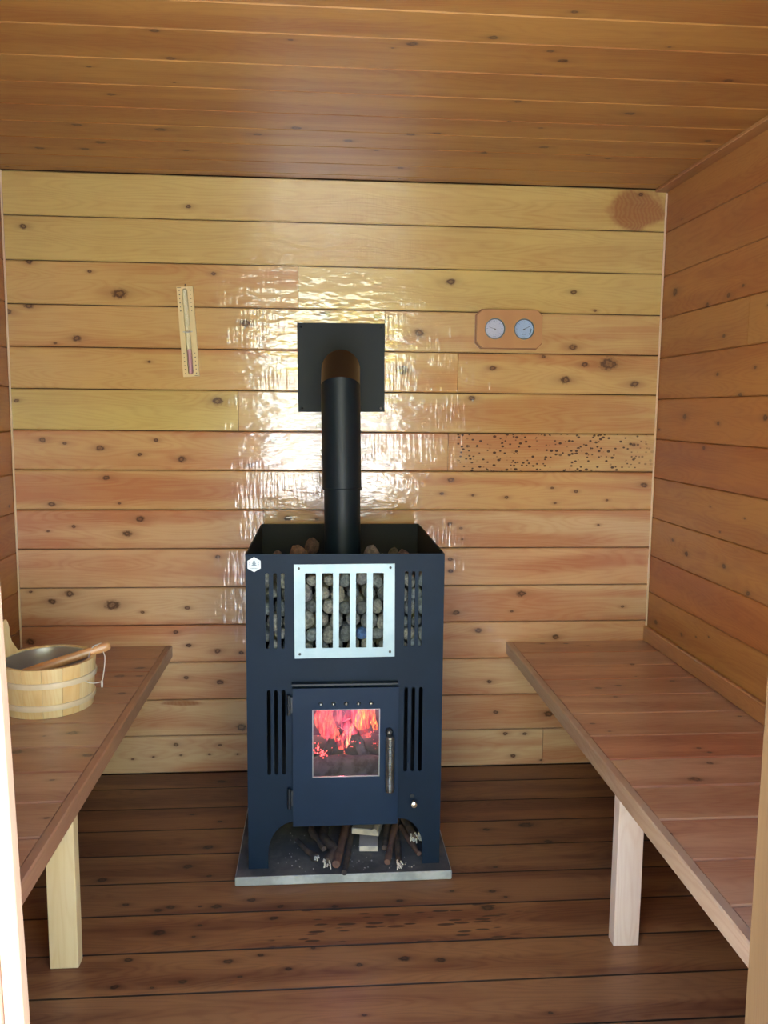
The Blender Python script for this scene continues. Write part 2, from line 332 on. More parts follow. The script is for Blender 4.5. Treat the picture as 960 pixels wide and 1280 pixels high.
def plank(parent, ori, along, across, depth, t, style, tint=(1, 1, 1), knots=(), name='plank', gap=.0012, ch=.003, **mk):
    """along=(a0,a1), across=(b0,b1) in world coordinates of the surface, depth = coordinate of the visible face"""
    a0, a1 = along; b0, b1 = across
    L = abs(a1-a0)-.0016; w = abs(b1-b0)-gap; ca, cb = (a0+a1)/2, (b0+b1)/2
    if ori == 'back': loc = Vector((ca, depth, cb))
    elif ori in ('right', 'left'): loc = Vector((depth, ca, cb))
    else: loc = Vector((ca, cb, depth))
    ex, ey, ez = (Vector(v) for v in ORI[ori])
    M3 = Matrix((ex, ey, ez)).transposed()
    loc_k = []
    for (p, q, r) in knots:
        if min(a0, a1)-.01 < p < max(a0, a1)+.01 and min(b0, b1) <= q < max(b0, b1):
            dp, dq = p-ca, q-cb
            lx = dp if ori in ('back', 'left', 'floor', 'ceil') else -dp
            ly = dq if ori != 'ceil' else -dq
            loc_k.append((round(lx, 4), round(ly, 4), r))
    loc_k = loc_k[:12]
    if not loc_k and not mk:
        for k in range(rnd.choice((1, 2, 3))): loc_k.append((rnd.uniform(-L/2, L/2), rnd.uniform(-w*.4, w*.4), rnd.choice((.004, .006, .009))))
    base = WOODS[style]
    kw = dict(base); kw.update(mk)
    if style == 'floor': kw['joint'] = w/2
    mat = wood('wood_'+style, knots=loc_k, seed=rnd.random()*20, **kw)
    o = bpy.data.objects.new(name, plank_mesh(L, w, t, ch)); link(o, parent)
    o.matrix_world = Matrix.Translation(loc) @ M3.to_4x4()
    if parent and parent.location.length: o.matrix_world = Matrix.Translation(loc - parent.location) @ M3.to_4x4()
    o.material_slots[0].link = 'OBJECT'; o.material_slots[0].material = mat
    o.color = (*tint, 1)
    return o
WOODS = {
    'back': dict(light=(.66, .475, .245), heart=(.52, .24, .115), bump=.4, rough=.32, coat=1.0, coat_r=.11, coat_ior=2.0, chatter=.5, heart_amt=.85),
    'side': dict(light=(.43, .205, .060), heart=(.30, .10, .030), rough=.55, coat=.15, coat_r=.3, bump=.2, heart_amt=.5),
    'ceil': dict(light=(.44, .240, .062), heart=(.32, .125, .032), rough=.5, coat=.25, coat_r=.25, bump=.2, heart_amt=.6),
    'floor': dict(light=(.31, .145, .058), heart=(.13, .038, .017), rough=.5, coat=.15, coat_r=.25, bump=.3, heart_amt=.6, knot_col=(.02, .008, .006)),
    'bench': dict(light=(.47, .275, .165), heart=(.32, .135, .078), rough=.42, coat=.8, coat_r=.25, bump=.35, heart_amt=.6, knot_col=(.06, .02, .012)),
}
dark_back = simple('dark_gap_wood', (.035, .015, .007), .9)

# ------------------------------------------------------------------ the room
T = .012
wall_back = tag(obj('wall_back', B(-.05, W+.05, T, T+.03, -.05, H+.05), dark_back), kind='structure')
zs = [2.10, 1.956, 1.811, 1.667, 1.526, 1.385, 1.244, 1.107, .968, .829, .690, .553, .415, .276, .141, 0.0]
joints = {2: [.980], 3: [1.28], 4: [1.54], 5: [.771], 6: [1.51], 8: [.856], 14: [1.89]}
tints = {0: [(1, 1, .95)], 1: [(1, 1, .95)], 2: [(1, .94, .80), (1, 1, .95)], 3: [(1, .90, .78), (.98, .93, .92)], 4: [(1, .90, .76), (1, .93, .88)],
         5: [(.98, 1, .95), (.98, .94, .92)], 6: [(1, .88, .76), (1, .97, .86)], 7: [(1, .87, .76)], 8: [(1, .90, .78), (1, .99, .92)],
         9: [(1, .86, .76)], 10: [(1, .96, .88)], 11: [(.98, .86, .76)], 12: [(.95, .88, .80)], 13: [(.92, .86, .78)], 14: [(.92, .87, .80), (.9, .82, .76)]}
X0 = .002; X1 = W-.002
for i in range(15):
    ends = [X0]+joints.get(i, [])+[X1]
    tt = tints[i]
    for j in range(len(ends)-1):
        mk = {}
        if i == 6 and j == 1: mk['worms'] = (-.37, .38, 62, 88)
        if i == 0: mk['figure'] = (2.16-W/2, .0, .12, .07)
        if i in (0, 1) or (i, j) in ((5, 0), (2, 1)): mk['heart_amt'] = .3; mk['light'] = (.70, .54, .19); mk['heart'] = (.52, .30, .10)  # pale sapwood, yellowed further: yellow-green daylight glow put into the upper boards
        if 2 <= i <= 5 and 'light' not in mk: mk['light'] = (.68, .50, .205); mk['heart'] = (.53, .26, .095); mk['heart_amt'] = .7  # same yellow glow put into the colour, weaker on these rows
        if i >= 8 and 'light' not in mk: mk['light'] = (.71, .50, .31); mk['heart'] = (.54, .25, .135)
        if i == 13: mk['figure'] = (.5525-W/2, -.012+(.264-.2085)+.012, .085, .012)
        plank(wall_back, 'back', (ends[j], ends[j+1]), (zs[i+1], zs[i]), 0, T, 'back', tt[min(j, len(tt)-1)], KB, gap=.0030, ch=.0036, **mk)

wall_right = tag(obj('wall_right', B(W+T, W+T+.03, YF-.06, .05, -.05, H+.05), dark_back), kind='structure')
zr = [2.099, 1.951, 1.80, 1.654, 1.515, 1.370, 1.227, 1.088, .941, .800, .664, .525, .385, .245, .105, .001]
rt = [(1, .95, .85), (.95, .85, .78), (1, .9, .8), (1, 1, .95), (1, .92, .85), (.98, .82, .74), (.92, .70, .62), (1, .93, .85), (1, .92, .82), (.98, .74, .64), (1, .92, .82), (1, .9, .8), (1, .9, .8), (1, .9, .8), (1, .9, .8)]
for i in range(15):
    ends = [-.001, YF+.001] if i != 3 else [-.001, -.62, YF+.001]
    for j in range(len(ends)-1):
        plank(wall_right, 'right', (ends[j+1], ends[j]), (zr[i+1], zr[i]), W, T, 'side', rt[i], KR)

wall_left = tag(obj('wall_left', B(-T-.03, -T, YF-.06, .05, -.05, H+.05), dark_back), kind='structure')
zl = [2.099, 1.94, 1.81, 1.674, 1.521, 1.390, 1.239, 1.092, .959, .818, .68, .54, .40, .26, .12, .001]
for i in range(15):
    plank(wall_left, 'left', (YF+.001, -.001), (zl[i+1], zl[i]), 0, T, 'side', (1, .95, .85) if i % 2 else (1, .88, .78))

ceiling = tag(obj('ceiling', B(-.05, W+.05, YF-.06, .05, H+T, H+T+.04), dark_back), kind='structure')
yc = [-.001, -.055, -.18, -.35, -.49, -.62, -.775, -.93, -1.09, -1.215, -1.36, -1.51, -1.66, -1.81, -1.96, YF+.001]
for i in range(15):
    plank(ceiling, 'ceil', (.001, W-.001), (yc[i+1], yc[i]), H, T, 'ceil', [(1, .95, .88), (.97, .88, .8), (1, .92, .82)][i % 3], KC)
# ceiling strip along the right wall, thin pale strips up the back corners
wood_trim = wood('wood_trim', axis='y', light=(.44, .22, .07), heart=(.32, .12, .035), coat=.2, rough=.5, seed=3)
def strip(name, bm, m=wood_trim):
    return tag(obj(name, bm, m), kind='structure')
strip('trim_1', B(W-.045, W-.0005, YF+.002, -.002, H-.012, H-.0005, .002))
pale_strip = simple('pale_corner_strip', (.80, .62, .42), .35, coat=.5)  # thin pale strips for both back corners
strip('trim_2', B(W-.0065, W-.0005, -.0065, -.0005, .003, H-.014, .001), pale_strip)
strip('trim_3', B(.0005, .0065, -.0065, -.0005, .003, H-.002, .001), pale_strip)

floor = tag(obj('floor', B(-.05, W+.05, YF-.06, .05, -.07, -.02), dark_back), kind='structure')
yfl = [-.001, -.125, -.275, -.42, -.57, -.72, -.87, -1.025, -1.175, -1.325, -1.475, -1.625, -1.775, -1.925, YF+.001]
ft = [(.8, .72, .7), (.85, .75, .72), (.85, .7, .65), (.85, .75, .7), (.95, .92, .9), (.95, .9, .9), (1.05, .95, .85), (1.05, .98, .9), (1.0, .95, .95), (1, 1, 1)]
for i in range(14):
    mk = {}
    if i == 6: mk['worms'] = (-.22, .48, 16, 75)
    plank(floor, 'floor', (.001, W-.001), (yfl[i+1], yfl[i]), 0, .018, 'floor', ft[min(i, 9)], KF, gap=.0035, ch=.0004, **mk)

# front wall with the doorway (the photograph is taken through it)
DX0, DX1, DZ = .745, 1.543, 1.93
wood_wall = wood('wood_front', light=(.66, .35, .135), heart=(.46, .19, .07), rough=.5, seed=5)
bm = bmesh.new()
box(bm, -.05, DX0-.03, YF-.05, YF, -.05, H+.05); box(bm, DX1+.03, W+.05, YF-.05, YF, -.05, H+.05); box(bm, DX0-.03, DX1+.03, YF-.05, YF, DZ+.03, H+.05)
tag(obj('wall_front', bm, wood_wall), kind='structure')
wood_jamb = wood('wood_jamb', light=(.72, .46, .20), heart=(.55, .30, .11), rough=.55, seed=8)
wood_jamb_pale = wood('wood_jamb_pale', axis='z', light=(.80, .62, .45), heart=(.66, .44, .28), rough=.55, seed=9)
wood_reveal_shade = wood('wood_reveal_shade', axis='z', light=(.40, .25, .15), heart=(.30, .17, .10), rough=.6, seed=10)  # left reveal's shade put into a browner wood colour
wood_jamb_shade = wood('wood_shaded_jamb', axis='z', light=(.135, .068, .022), heart=(.10, .046, .014), rough=.6, seed=13)  # right jamb's shade put into a darker wood colour
wood_red = wood('wood_casing', axis='z', light=(.50, .24, .15), heart=(.40, .16, .10), rough=.6, seed=11)
door = bpy.data.objects.new('door_1', None); C.objects.link(door); door['kind'] = 'structure'
def lean(o):      # the left jamb is a little out of plumb
    for v in o.data.vertices: v.co.x -= .020*(v.co.z-.66)
    return o
lean(obj('door_jamb', B(DX0-.0185, DX0-.0006, -2.119, -2.1165, -.05, DZ, .0008), wood_jamb_pale, door))
lean(obj('shaded_reveal', B(DX0-.05, DX0, -2.1163, -2.099, -.05, DZ, .001), wood_reveal_shade, door))  # separate strip that carries the reveal's painted shade
lean(obj('door_casing', B(DX0-.16, DX0-.0195, -2.126, -2.1165, -.05, DZ, .002), wood_red, door))
obj('door_jamb', B(1.5265, DX1+.14, -2.185, -2.130, -.05, DZ, .002), wood_jamb_shade, door)
obj('door_head', B(DX0-.14, DX1+.12, -2.160, -2.132, DZ+.001, DZ+.09, .003), wood_jamb, door)
# outside: pale paved yard in the sun, a line of leafy trees beyond it
paving = simple('pale_paving', (.60, .60, .58), .85, col2=(.50, .50, .49), nscale=3, bump=.3)
tag(obj('ground', B(-20, 20, -34, YF-.12, -.25, -.15), paving), kind='structure')
leaf = simple('leafy_green', (.46, .42, .06), .8, col2=(.30, .29, .04), nscale=2.5, bump=.8)
bm = bmesh.new(); rt_ = random.Random(21)
for k in range(26):
    x = -17+k*1.35+rt_.uniform(-.4, .4); z = rt_.uniform(4.0, 6.2); r = rt_.uniform(1.3, 2.0)
    g = bmesh.ops.create_icosphere(bm, subdivisions=3, radius=r, matrix=Matrix.Translation((x, -16+rt_.uniform(-1, 1), z)))
    for v in g['verts']: v.co += (v.co-Vector((x, -16, z))).normalized()*noise.noise(v.co*1.8)*.5
for k in range(9):
    x = -16+k*4+rt_.uniform(-.8, .8); ring_tube(bm, [(x, -16, -.2), (x+.1, -16, 2.5), (x, -16, 4.5)], [.16, .13, .09], 8)
tag(obj('tree_line', bm, leaf), 'leafy green tree line beyond the paved yard, opposite the doorway', 'trees', kind='stuff')

# ------------------------------------------------------------------ benches
def bench(side):
    left = side == 'left'
    x0, x1 = (.003, XL) if left else (XR, W-.003)
    lab = ('reddish-brown plank bench along the left wall, carrying the wooden bucket' if left else
           'reddish-brown plank bench along the right wall, empty with a scuffed front edge')
    t = thing('bench', ((x0+x1)/2, -1.0, 0), lab, 'bench')
    ys = [-.002, -.148, -.301, -.445, -.592, -.743, -.905, -1.052, -1.203, -1.355, -1.512, -1.66, -1.81, -1.96, YF+.004]
    tn = [(1, .88, .8), (.97, .9, .88), (1.02, .88, .78), (.98, .92, .88), (.98, .94, .9), (1.02, .98, .92), (1.0, .74, .66), (1.05, 1.02, 1.0), (1, .96, .9), (1.05, .96, .9), (1, .92, .86), (1, 1, 1), (1, .95, .9), (1, 1, 1)]
    fx = .020
    px = (x0, x1-fx-.001) if left else (x0+fx+.001, x1)
    for i in range(14):
        o = plank(t, 'floor', px, (ys[i+1], ys[i]), ZB, .022, 'bench', tuple(c*(.93 if left else 1.06) for c in (tn[0] if left and i == 6 else tn[i])), KLB if left else KRB, gap=.0042, ch=.003)
    # edge board running along the front
    ex = (XL-fx, XL) if left else (XR, XR+fx)
    mat = wood('wood_edge', light=(.42, .22, .12) if left else (.46, .30, .19), heart=(.30, .13, .07), rough=.5, coat=.2, bump=.6, seed=2)
    e = bpy.data.objects.new('edge_board', plank_mesh(abs(YF)-.006, TB, fx, .003)); link(e, t)
    e.matrix_world = Matrix.Translation(Vector((ex[1] if left else ex[0], (YF)/2, ZB-TB/2)) - t.location) @ (Matrix(((0, 0, 1 if left else -1), (1 if left else -1, 0, 0), (0, 1, 0)))).to_4x4()
    e.material_slots[0].link = 'OBJECT'; e.material_slots[0].material = mat
    # joist under the planks, legs
    jx = (x0, x1-fx-.002) if left else (x0+fx+.002, x1)
    pm = wood('wood_leg_pale', light=(.78, .60, .34) if left else (.74, .58, .50), heart=(.66, .44, .20) if left else (.60, .38, .30), knots=[(-.17, .005, .008)] if not left else (), rough=.5, seed=4, heart_amt=.3)
    for y in (-1.068, ):
        bmj = B(jx[0]-t.location.x, jx[1]-t.location.x, -.035+y+1.037, y+1.037, ZB-.0245-.04, ZB-.0235)
        obj('joist', bmj, wood_jamb, t)
    lx = (.4176, .484) if left else (1.7835, 1.848)
    for yy in (-1.068,):
        l = bpy.data.objects.new('leg', None)
        Lh = ZB-.066
        me = plank_mesh(Lh, lx[1]-lx[0], .035, .0015)
        l = bpy.data.objects.new('leg', me); link(l, t)
        l.matrix_world = Matrix.Translation(Vector(((lx[0]+lx[1])/2, yy-.003, Lh/2+.001)) - t.location) @ Matrix(((0, 1, 0), (0, 0, -1), (-1, 0, 0))).to_4x4()
        l.material_slots[0].link = 'OBJECT'; l.material_slots[0].material = pm
    return t
bl = bench('left'); br = bench('right')
strip('trim_4', B(W-.016, W-.0008, YF+.003, -.008, ZB+.001, ZB+.058, .003), wood('wood_skirt', axis='y', light=(.50, .23, .08), heart=(.34, .12, .04), coat=.3, seed=6))

# ------------------------------------------------------------------ stove
navy = simple('navy_black_steel', (.0020, .0105, .026), .55, .0, spec=.22, col2=(.003, .014, .034), nscale=6, bump=.05, bscale=300)  # stove and door steel: bluish sky reflection put into the base colour
navy_door = simple('navy_door_steel', (.0030, .0150, .042), .52, .0, spec=.25, col2=(.004, .019, .050), nscale=5, bump=.05, bscale=300)
black = simple('black_steel', (.008, .012, .017), .4, 0, bump=.04, bscale=200)
soot = simple('sooty_steel', (.010, .010, .012), .8)
dark_navy = simple('dark_navy_steel', (.004, .006, .012), .7)  # darker navy for the side and back panels
galv = simple('bright_steel_plate', (.30, .39, .42), .5, .6, col2=(.37, .46, .49), nscale=8, bump=.08, bscale=80)
chrome = simple('bare_steel', (.62, .60, .55), .3, .9)
SX0, SX1, SYF, SYB, SZT, SZB = .8533, 1.3971, -.711, -.096, .931, .0285
# concrete hearth slab
conc = simple('concrete', (.30, .31, .30), .85, col2=(.46, .47, .46), nscale=14, bump=.5)
conc_top = simple('sooty_concrete', (.055, .055, .062), .85, col2=(.13, .12, .12), nscale=9, bump=.4)
slab = bmesh.new(); box(slab, .8186, 1.428, -.7526, -.13, .001, .0274, .003)
sl = obj('hearth_slab', slab, conc); tag(sl, 'grey concrete hearth slab under the wood stove, pale front edge', 'slab')
sl.data.materials.append(conc_top)
for p in sl.data.polygons:
    if p.normal.z > .9: p.material_index = 1

stove = thing('wood_stove', (1.125, -.40, SZB), 'dark blue-black steel wood-burning sauna stove on the concrete slab', 'stove')
def local(o, par=None):      # geometry written in world coordinates, re-expressed in the parent's frame
    par = par or stove
    off = par.location.copy()
    q = par.parent
    while q: off += q.location; q = q.parent
    o.data.transform(Matrix.Translation(-off)); return o
pts = []
# outline with the arched opening between the two legs
def arc(cx, cz, rx, rz, a0, a1, n=8): return [(cx+rx*math.cos(math.radians(a0+(a1-a0)*k/n)), cz+rz*math.sin(math.radians(a0+(a1-a0)*k/n))) for k in range(n+1)]
outline = [(SX0, SZB), (.9091, SZB)] + arc(.985, SZB+.045, .985-.9091, .0935, 180, 90)[0:] + arc(1.285, SZB+.045, 1.3475-1.285, .0935, 90, 0) + [(1.3475, SZB), (SX1, SZB), (SX1, SZT), (SX0, SZT)]
holes = []
for x in (.9135, .9335, .9545): holes += [slot(x, .306, .5505, .0105)]
for x in (1.295, 1.3155, 1.3365): holes += [slot(x, .307, .553, .0105)]
for x in (.9115, .933, .9535): holes += [slot(x, .668, .879, .010)]
for x in (1.292, 1.3115, 1.331): holes += [slot(x, .670, .8825, .010)]
holes.append([(1.005, .660), (1.240, .660), (1.240, .885), (1.005, .885)])
holes.append([(1.000, .185), (1.250, .185), (1.250, .535), (1.000, .535)])
local(flat_panel('front_panel', outline, holes, .004, navy, stove, SYF))
local(obj('side_panel', B(SX0, SX0+.004, SYF+.0045, SYB-.0045, SZB, SZT), dark_navy, stove))
local(obj('side_panel', B(SX1-.004, SX1, SYF+.0045, SYB-.0045, SZB, SZT), dark_navy, stove))
local(obj('back_panel', B(SX0, SX1, SYB-.004, SYB, SZB, SZT), dark_navy, stove))
local(obj('stone_shelf', B(SX0+.0045, SX1-.0045, SYF+.0045, SYB-.0045, .630, .636), soot, stove))
# firebox: open towards the door
fb = bmesh.new()
FX0, FX1, FY0, FY1, FZ0, FZ1 = .985, 1.268, SYF+.0045, -.33, .172, .56
box(fb, FX0, FX1, FY0, FY1, FZ0-.004, FZ0); box(fb, FX0, FX1, FY0, FY1, FZ1, FZ1+.004)
box(fb, FX0-.004, FX0, FY0, FY1, FZ0-.004, FZ1+.004); box(fb, FX1, FX1+.004, FY0, FY1, FZ0-.004, FZ1+.004); box(fb, FX0-.004, FX1+.004, FY1, FY1+.004, FZ0-.004, FZ1+.004)
fbm = simple('scorched_firebrick', (.09, .07, .11), .9, col2=(.20, .15, .23), nscale=16, bump=.4)
local(obj('firebox', fb, fbm, stove))
# lip over the door
local(obj('door_lip', B(.977, 1.271, SYF-.022, SYF-.0005, .569, .573), black, stove))
# door with real window opening and air holes
DY = SYF-.014
dout = [(.9795, .1585), (1.2735, .1585), (1.2735, .5585), (.9795, .5585)]
dho = [[(1.0335, .3005), (1.2215, .3005), (1.2215, .4975), (1.0335, .4975)]]
for k in range(5): dho.append(circ(1.057+k*.0348, .5135, .0062, 14))
fdoor = bpy.data.objects.new('stove_door', None); link(fdoor, stove); fdoor.location = (0, 0, 0)
bpy.data.objects.remove(fdoor)
fdoor = local(flat_panel('stove_door', dout, dho, .010, navy_door, stove, DY))
# glass pane, frame lines, steel balls as the shine in the air holes, hinges, handle: sub-parts of the door
gm, gnt, gb = new_mat('door_glass')
gl = N(gnt, 'ShaderNodeBsdfGlossy'); gl.inputs['Roughness'].default_value = .06; tr = N(gnt, 'ShaderNodeBsdfTransparent'); tr.inputs[0].default_value = (.92, .90, .95, 1)
fr = N(gnt, 'ShaderNodeFresnel'); fr.inputs['IOR'].default_value = 1.6; ms = N(gnt, 'ShaderNodeMixShader')
gnt.links.new(fr.outputs[0], ms.inputs[0]); gnt.links.new(tr.outputs[0], ms.inputs[1]); gnt.links.new(gl.outputs[0], ms.inputs[2])
gnt.links.new(ms.outputs[0], [n for n in gnt.nodes if n.type == 'OUTPUT_MATERIAL'][0].inputs[0])
local(obj('glass', B(1.0345, 1.2205, DY+.003, DY+.006, .3015, .4965), gm, fdoor), fdoor)
fm = bmesh.new()
box(fm, 1.0338, 1.0358, DY-.0005, DY+.003, .3008, .4972); box(fm, 1.2192, 1.2212, DY-.0005, DY+.003, .3008, .4972)
box(fm, 1.0338, 1.2212, DY-.0005, DY+.003, .3008, .3026); box(fm, 1.0338, 1.2212, DY-.0005, DY+.003, .4957, .4972)
local(obj('window_rim', fm, simple('worn_rim', (.30, .31, .33), .4, .8), fdoor), fdoor)
for k in range(5):
    bm = bmesh.new(); bmesh.ops.create_uvsphere(bm, u_segments=10, v_segments=8, radius=.0046, matrix=Matrix.Translation((1.057+k*.0348, DY+.004, .5110)))
    local(obj('hole_glint', bm, chrome, fdoor, True), fdoor)  # shine of the hole's lower edge, modelled as a steel ball
local(obj('glow_blocker', B(1.02, 1.235, DY+.0102, DY+.0125, .502, .525), black, fdoor), fdoor)  # added dark strip that keeps the fire's red glow out of the holes
# hinges
for z0, z1 in ((.483, .540), (.212, .270)):
    bm = bmesh.new(); ring_tube(bm, [(.9690, DY+.001, z0), (.9690, DY+.001, z1)], .0052, 10)
    box(bm, .9690, .9795, DY+.001, DY+.005, z0+.006, z1-.006)
    ring_tube(bm, [(.9690, DY+.001, (z0+z1)/2-.001), (.9690, DY+.001, (z0+z1)/2+.001)], .0060, 10)
    local(obj('hinge', bm, black, fdoor, True, auto=40), fdoor)
# handle: eye bolt with coiled spring grip hanging down
bm = bmesh.new(); lathe(bm, [(.0, .0), (.011, .0), (.011, .006), (.0065, .011), (0, .011)], 18, disc_mat((1.247, DY-.0005, .431)))
local(obj('handle_pivot', bm, black, fdoor, True, auto=40), fdoor)
bm = bmesh.new(); lathe(bm, [(.0, .0), (.0038, .0), (.0036, .002), (0, .003)], 14, disc_mat((1.246, DY-.0125, .432)))
local(obj('pivot_bolt', bm, chrome, fdoor, True), fdoor)
bm = bmesh.new()
prof = []
n = 30
for i in range(n+1):
    z = .2645+.152*i/n
    prof += [(.0106, z), (.0124, z+.0018), (.0124, z+.0034)]
prof = [(.0, .2635), (.009, .2635)] + prof + [(.009, .425), (0, .425)]
lathe(bm, prof, 18, Matrix.Translation((1.2487, DY-.021, 0)))
coil = simple('coil_steel', (.24, .25, .24), .38, .85, col2=(.16, .15, .13), nscale=30)
local(obj('door_handle', bm, coil, fdoor, True, auto=50), fdoor)
# damper knob
bm = bmesh.new(); lathe(bm, [(0, 0), (.0035, 0), (.0035, .014), (.0085, .015), (.0095, .020), (.008, .026), (0, .028)], 18, disc_mat((1.3190, SYF-.0005, .2185)))
local(obj('damper_knob', bm, simple('brass_knob', (.75, .66, .50), .25, .9), stove, True, auto=45))
bm = bmesh.new(); lathe(bm, [(0, 0), (.0065, 0), (.0065, .003), (0, .003)], 16, disc_mat((1.3155, SYF-.0005, .2345)))
local(obj('knob_plate', bm, black, stove))
# stainless grille plate with five slots
gh = []
for k in range(5): gh.append(slot(1.0292+k*.04625, .6695, .8790, .0300, .002, 2))
for x, z in ((.9975, .8925), (1.2470, .8935), (.9995, .6530), (1.2480, .6570)): gh.append(circ(x, z, .0036, 12))
gr = local(flat_panel('grille_plate', [(.9855, .6405), (1.2610, .6430), (1.2590, .9045), (.9840, .9030)], gh, .003, galv, stove, SYF-.004))
for x, z in ((.9975, .8925), (1.2470, .8935), (.9995, .6530), (1.2480, .6570)):
    bm = bmesh.new(); lathe(bm, [(0, 0), (.0038, 0), (.0034, .0026), (0, .003)], 12, disc_mat((x, SYF-.0038, z)))
    local(obj('screw', bm, black, gr, True, auto=50), gr)
# hexagonal maker's badge
bm = bmesh.new()
vv = [bm.verts.new((.8770+.0205*math.sin(math.radians(60*k)), SYF-.0005, .9030+.0205*math.cos(math.radians(60*k)))) for k in range(6)]
f = bm.faces.new(vv); r = bmesh.ops.extrude_face_region(bm, geom=[f])
bmesh.ops.translate(bm, vec=(0, -.0015, 0), verts=[v for v in r['geom'] if isinstance(v, bmesh.types.BMVert)])
badge = local(obj('badge', bm, simple('badge_enamel', (.70, .76, .82), .35), stove))
badge['label'] = 'pale hexagonal badge'
bm = bmesh.new()   # emblem: small tree-like mark over a line of wording too small to read
emb = simple('badge_print', (.20, .27, .36), .5)
def tri(bm, cx, cz, w, h, y):
    a = [bm.verts.new((cx-w, y, cz)), bm.verts.new((cx+w, y, cz)), bm.verts.new((cx, y, cz+h))]; bm.faces.new(a)
yb = SYF-.0023
for cz, w in ((.9000, .0085), (.9050, .0065), (.9095, .0045)): tri(bm, .8770, cz, w, .0065, yb)
box(bm, .8762, .8778, yb-.0001, yb+.0001, .8955, .9000)
for k in range(6): box(bm, .8683+k*.003, .8683+k*.003+.0018, yb-.0001, yb+.0001, .8915, .8935)
for k in (-1, 1):
    for j in range(3): box(bm, .8770+k*.0115-.0012, .8770+k*.0115+.0012, yb-.0001, yb+.0001, .8985+j*.0042, .9008+j*.0042)
local(obj('badge_emblem', bm, emb, badge), badge)

# ------------------------------------------------------------------ flue
flue = thing('flue_pipe', (1.1265, -.40, .68), 'matt black flue pipe rising from the stove and elbowing into the wall', 'pipe')
pipe_m = simple('black_flue_paint', (.004, .011, .018), .45, 0, spec=.3, bump=.04, bscale=150)
elb_m = simple('flue_paint_ceiling_tint', (.022, .014, .010), .30, 0, bump=.04, bscale=150)  # brown ceiling reflection put into the elbow's colour
def seg(a, b, r, cutA=None, cutB=None, n=40):
    """cylinder from a to b with ends on given plane normals"""
    a, b = Vector(a), Vector(b); t = (b-a).normalized(); u = Vector((1, 0, 0)); v = t.cross(u).normalized()
    bm = bmesh.new(); R0, R1 = [], []
    for k in range(n):
        th = 2*math.pi*k/n; o = u*r*math.cos(th)+v*r*math.sin(th)
        for P, nrm, L in ((a, cutA, R0), (b, cutB, R1)):
            nn = Vector(nrm) if nrm else t
            s = -(o.dot(nn))/(t.dot(nn)); L.append(bm.verts.new(P+o+t*s))
    for k in range(n): bm.faces.new((R0[k], R0[(k+1) % n], R1[(k+1) % n], R1[k]))
    return bm
yp = -.392; r1, r2 = .0557, .0597
pb, pm_, ptop = (1.127, yp, .66), (1.1225, yp, 1.098), (1.1165, yp, 1.393)
d = .072
e1 = Vector(ptop); e2 = e1+Vector((.002, d*.72, d*.72)); e3 = Vector((1.122, -.001, e2.z))
c1 = Vector((0, math.sin(math.radians(22.5)), math.cos(math.radians(22.5)))); c2 = Vector((0, math.sin(math.radians(67.5)), math.cos(math.radians(67.5))))
local(obj('lower_pipe', seg(pb, (pm_[0], pm_[1], pm_[2]-.002), r1), pipe_m, flue, True), flue)
local(obj('upper_pipe', seg((pm_[0], pm_[1], 1.080), e1, r2, None, c1), pipe_m, flue, True), flue)
bm = bmesh.new(); lathe(bm, [(r1, -.001), (r2+.0018, -.001), (r2+.0018, .004), (r2, .006)], 40, Matrix.Translation((pm_[0], yp, 1.079)))
local(obj('joint_rim', bm, pipe_m, flue, True, auto=40), flue)
local(obj('elbow', seg(e1, e2, r2-.0004, c1, c2), elb_m, flue, True), flue)
local(obj('horizontal_pipe', seg(e2, e3, r2-.0004, c2), pipe_m, flue, True), flue)
plate = thing('flue_wall_plate', (1.128, -.004, 1.467), 'square black metal plate on the wall behind the flue elbow', 'plate')
poly = [(.9752, 1.6195), (.9760, 1.48), (.9790, 1.474), (.9760, 1.466), (.9790, 1.3135), (1.2812, 1.3165), (1.2785, 1.6215)]
local(flat_panel('plate', poly, [circ(1.122, e2.z, r2+.003, 32)], .003, simple('black_plate_paint', (.004, .011, .016), .5, spec=.3, bump=.05, bscale=150), plate, -.0045), plate)
for x, z in ((.989, 1.606), (1.266, 1.608), (.992, 1.326), (1.268, 1.329)):
    bm = bmesh.new(); lathe(bm, [(0, 0), (.0042, 0), (.003, .002), (0, .0028)], 10, disc_mat((x, -.0048, z)))
    local(obj('screw', bm, chrome if x > 1.2 and z < 1.4 else black, plate, True, auto=50), plate)

# ------------------------------------------------------------------ stones
def stone_mesh(seed, squash, lump=.16):
    rs = random.Random(seed); bm = bmesh.new(); bmesh.ops.create_icosphere(bm, subdivisions=2, radius=1)
    off = Vector((rs.uniform(-50, 50), rs.uniform(-50, 50), rs.uniform(-50, 50)))
    for v in bm.verts:
        n1 = noise.noise(v.co*1.1+off); n2 = noise.noise(v.co*3+off)
        v.co *= 1+lump*1.3*n1+lump*.3*n2
    for v in bm.verts: v.co = Vector((v.co.x*squash[0], v.co.y*squash[1], v.co.z*squash[2]))
    me = bpy.data.meshes.new('stone'); bm.to_mesh(me); bm.free()
    for p in me.polygons: p.use_smooth = True
    me.materials.append(stone_mat); return me
stone_mat, nt, b = new_mat('river_stone')
tc = N(nt, 'ShaderNodeTexCoord'); oi = N(nt, 'ShaderNodeObjectInfo')
vec = N(nt, 'ShaderNodeVectorMath', operation='ADD'); nt.links.new(tc.outputs['Object'], vec.inputs[0])
rv = N(nt, 'ShaderNodeVectorMath', operation='SCALE'); rv.inputs[0].default_value = (31, 17, 53); nt.links.new(oi.outputs['Random'], rv.inputs['Scale']); nt.links.new(rv.outputs[0], vec.inputs[1])
a = noi(nt, vec.outputs[0], 2.2, 5, .7); s = noi(nt, vec.outputs[0], 12, 3, .7)
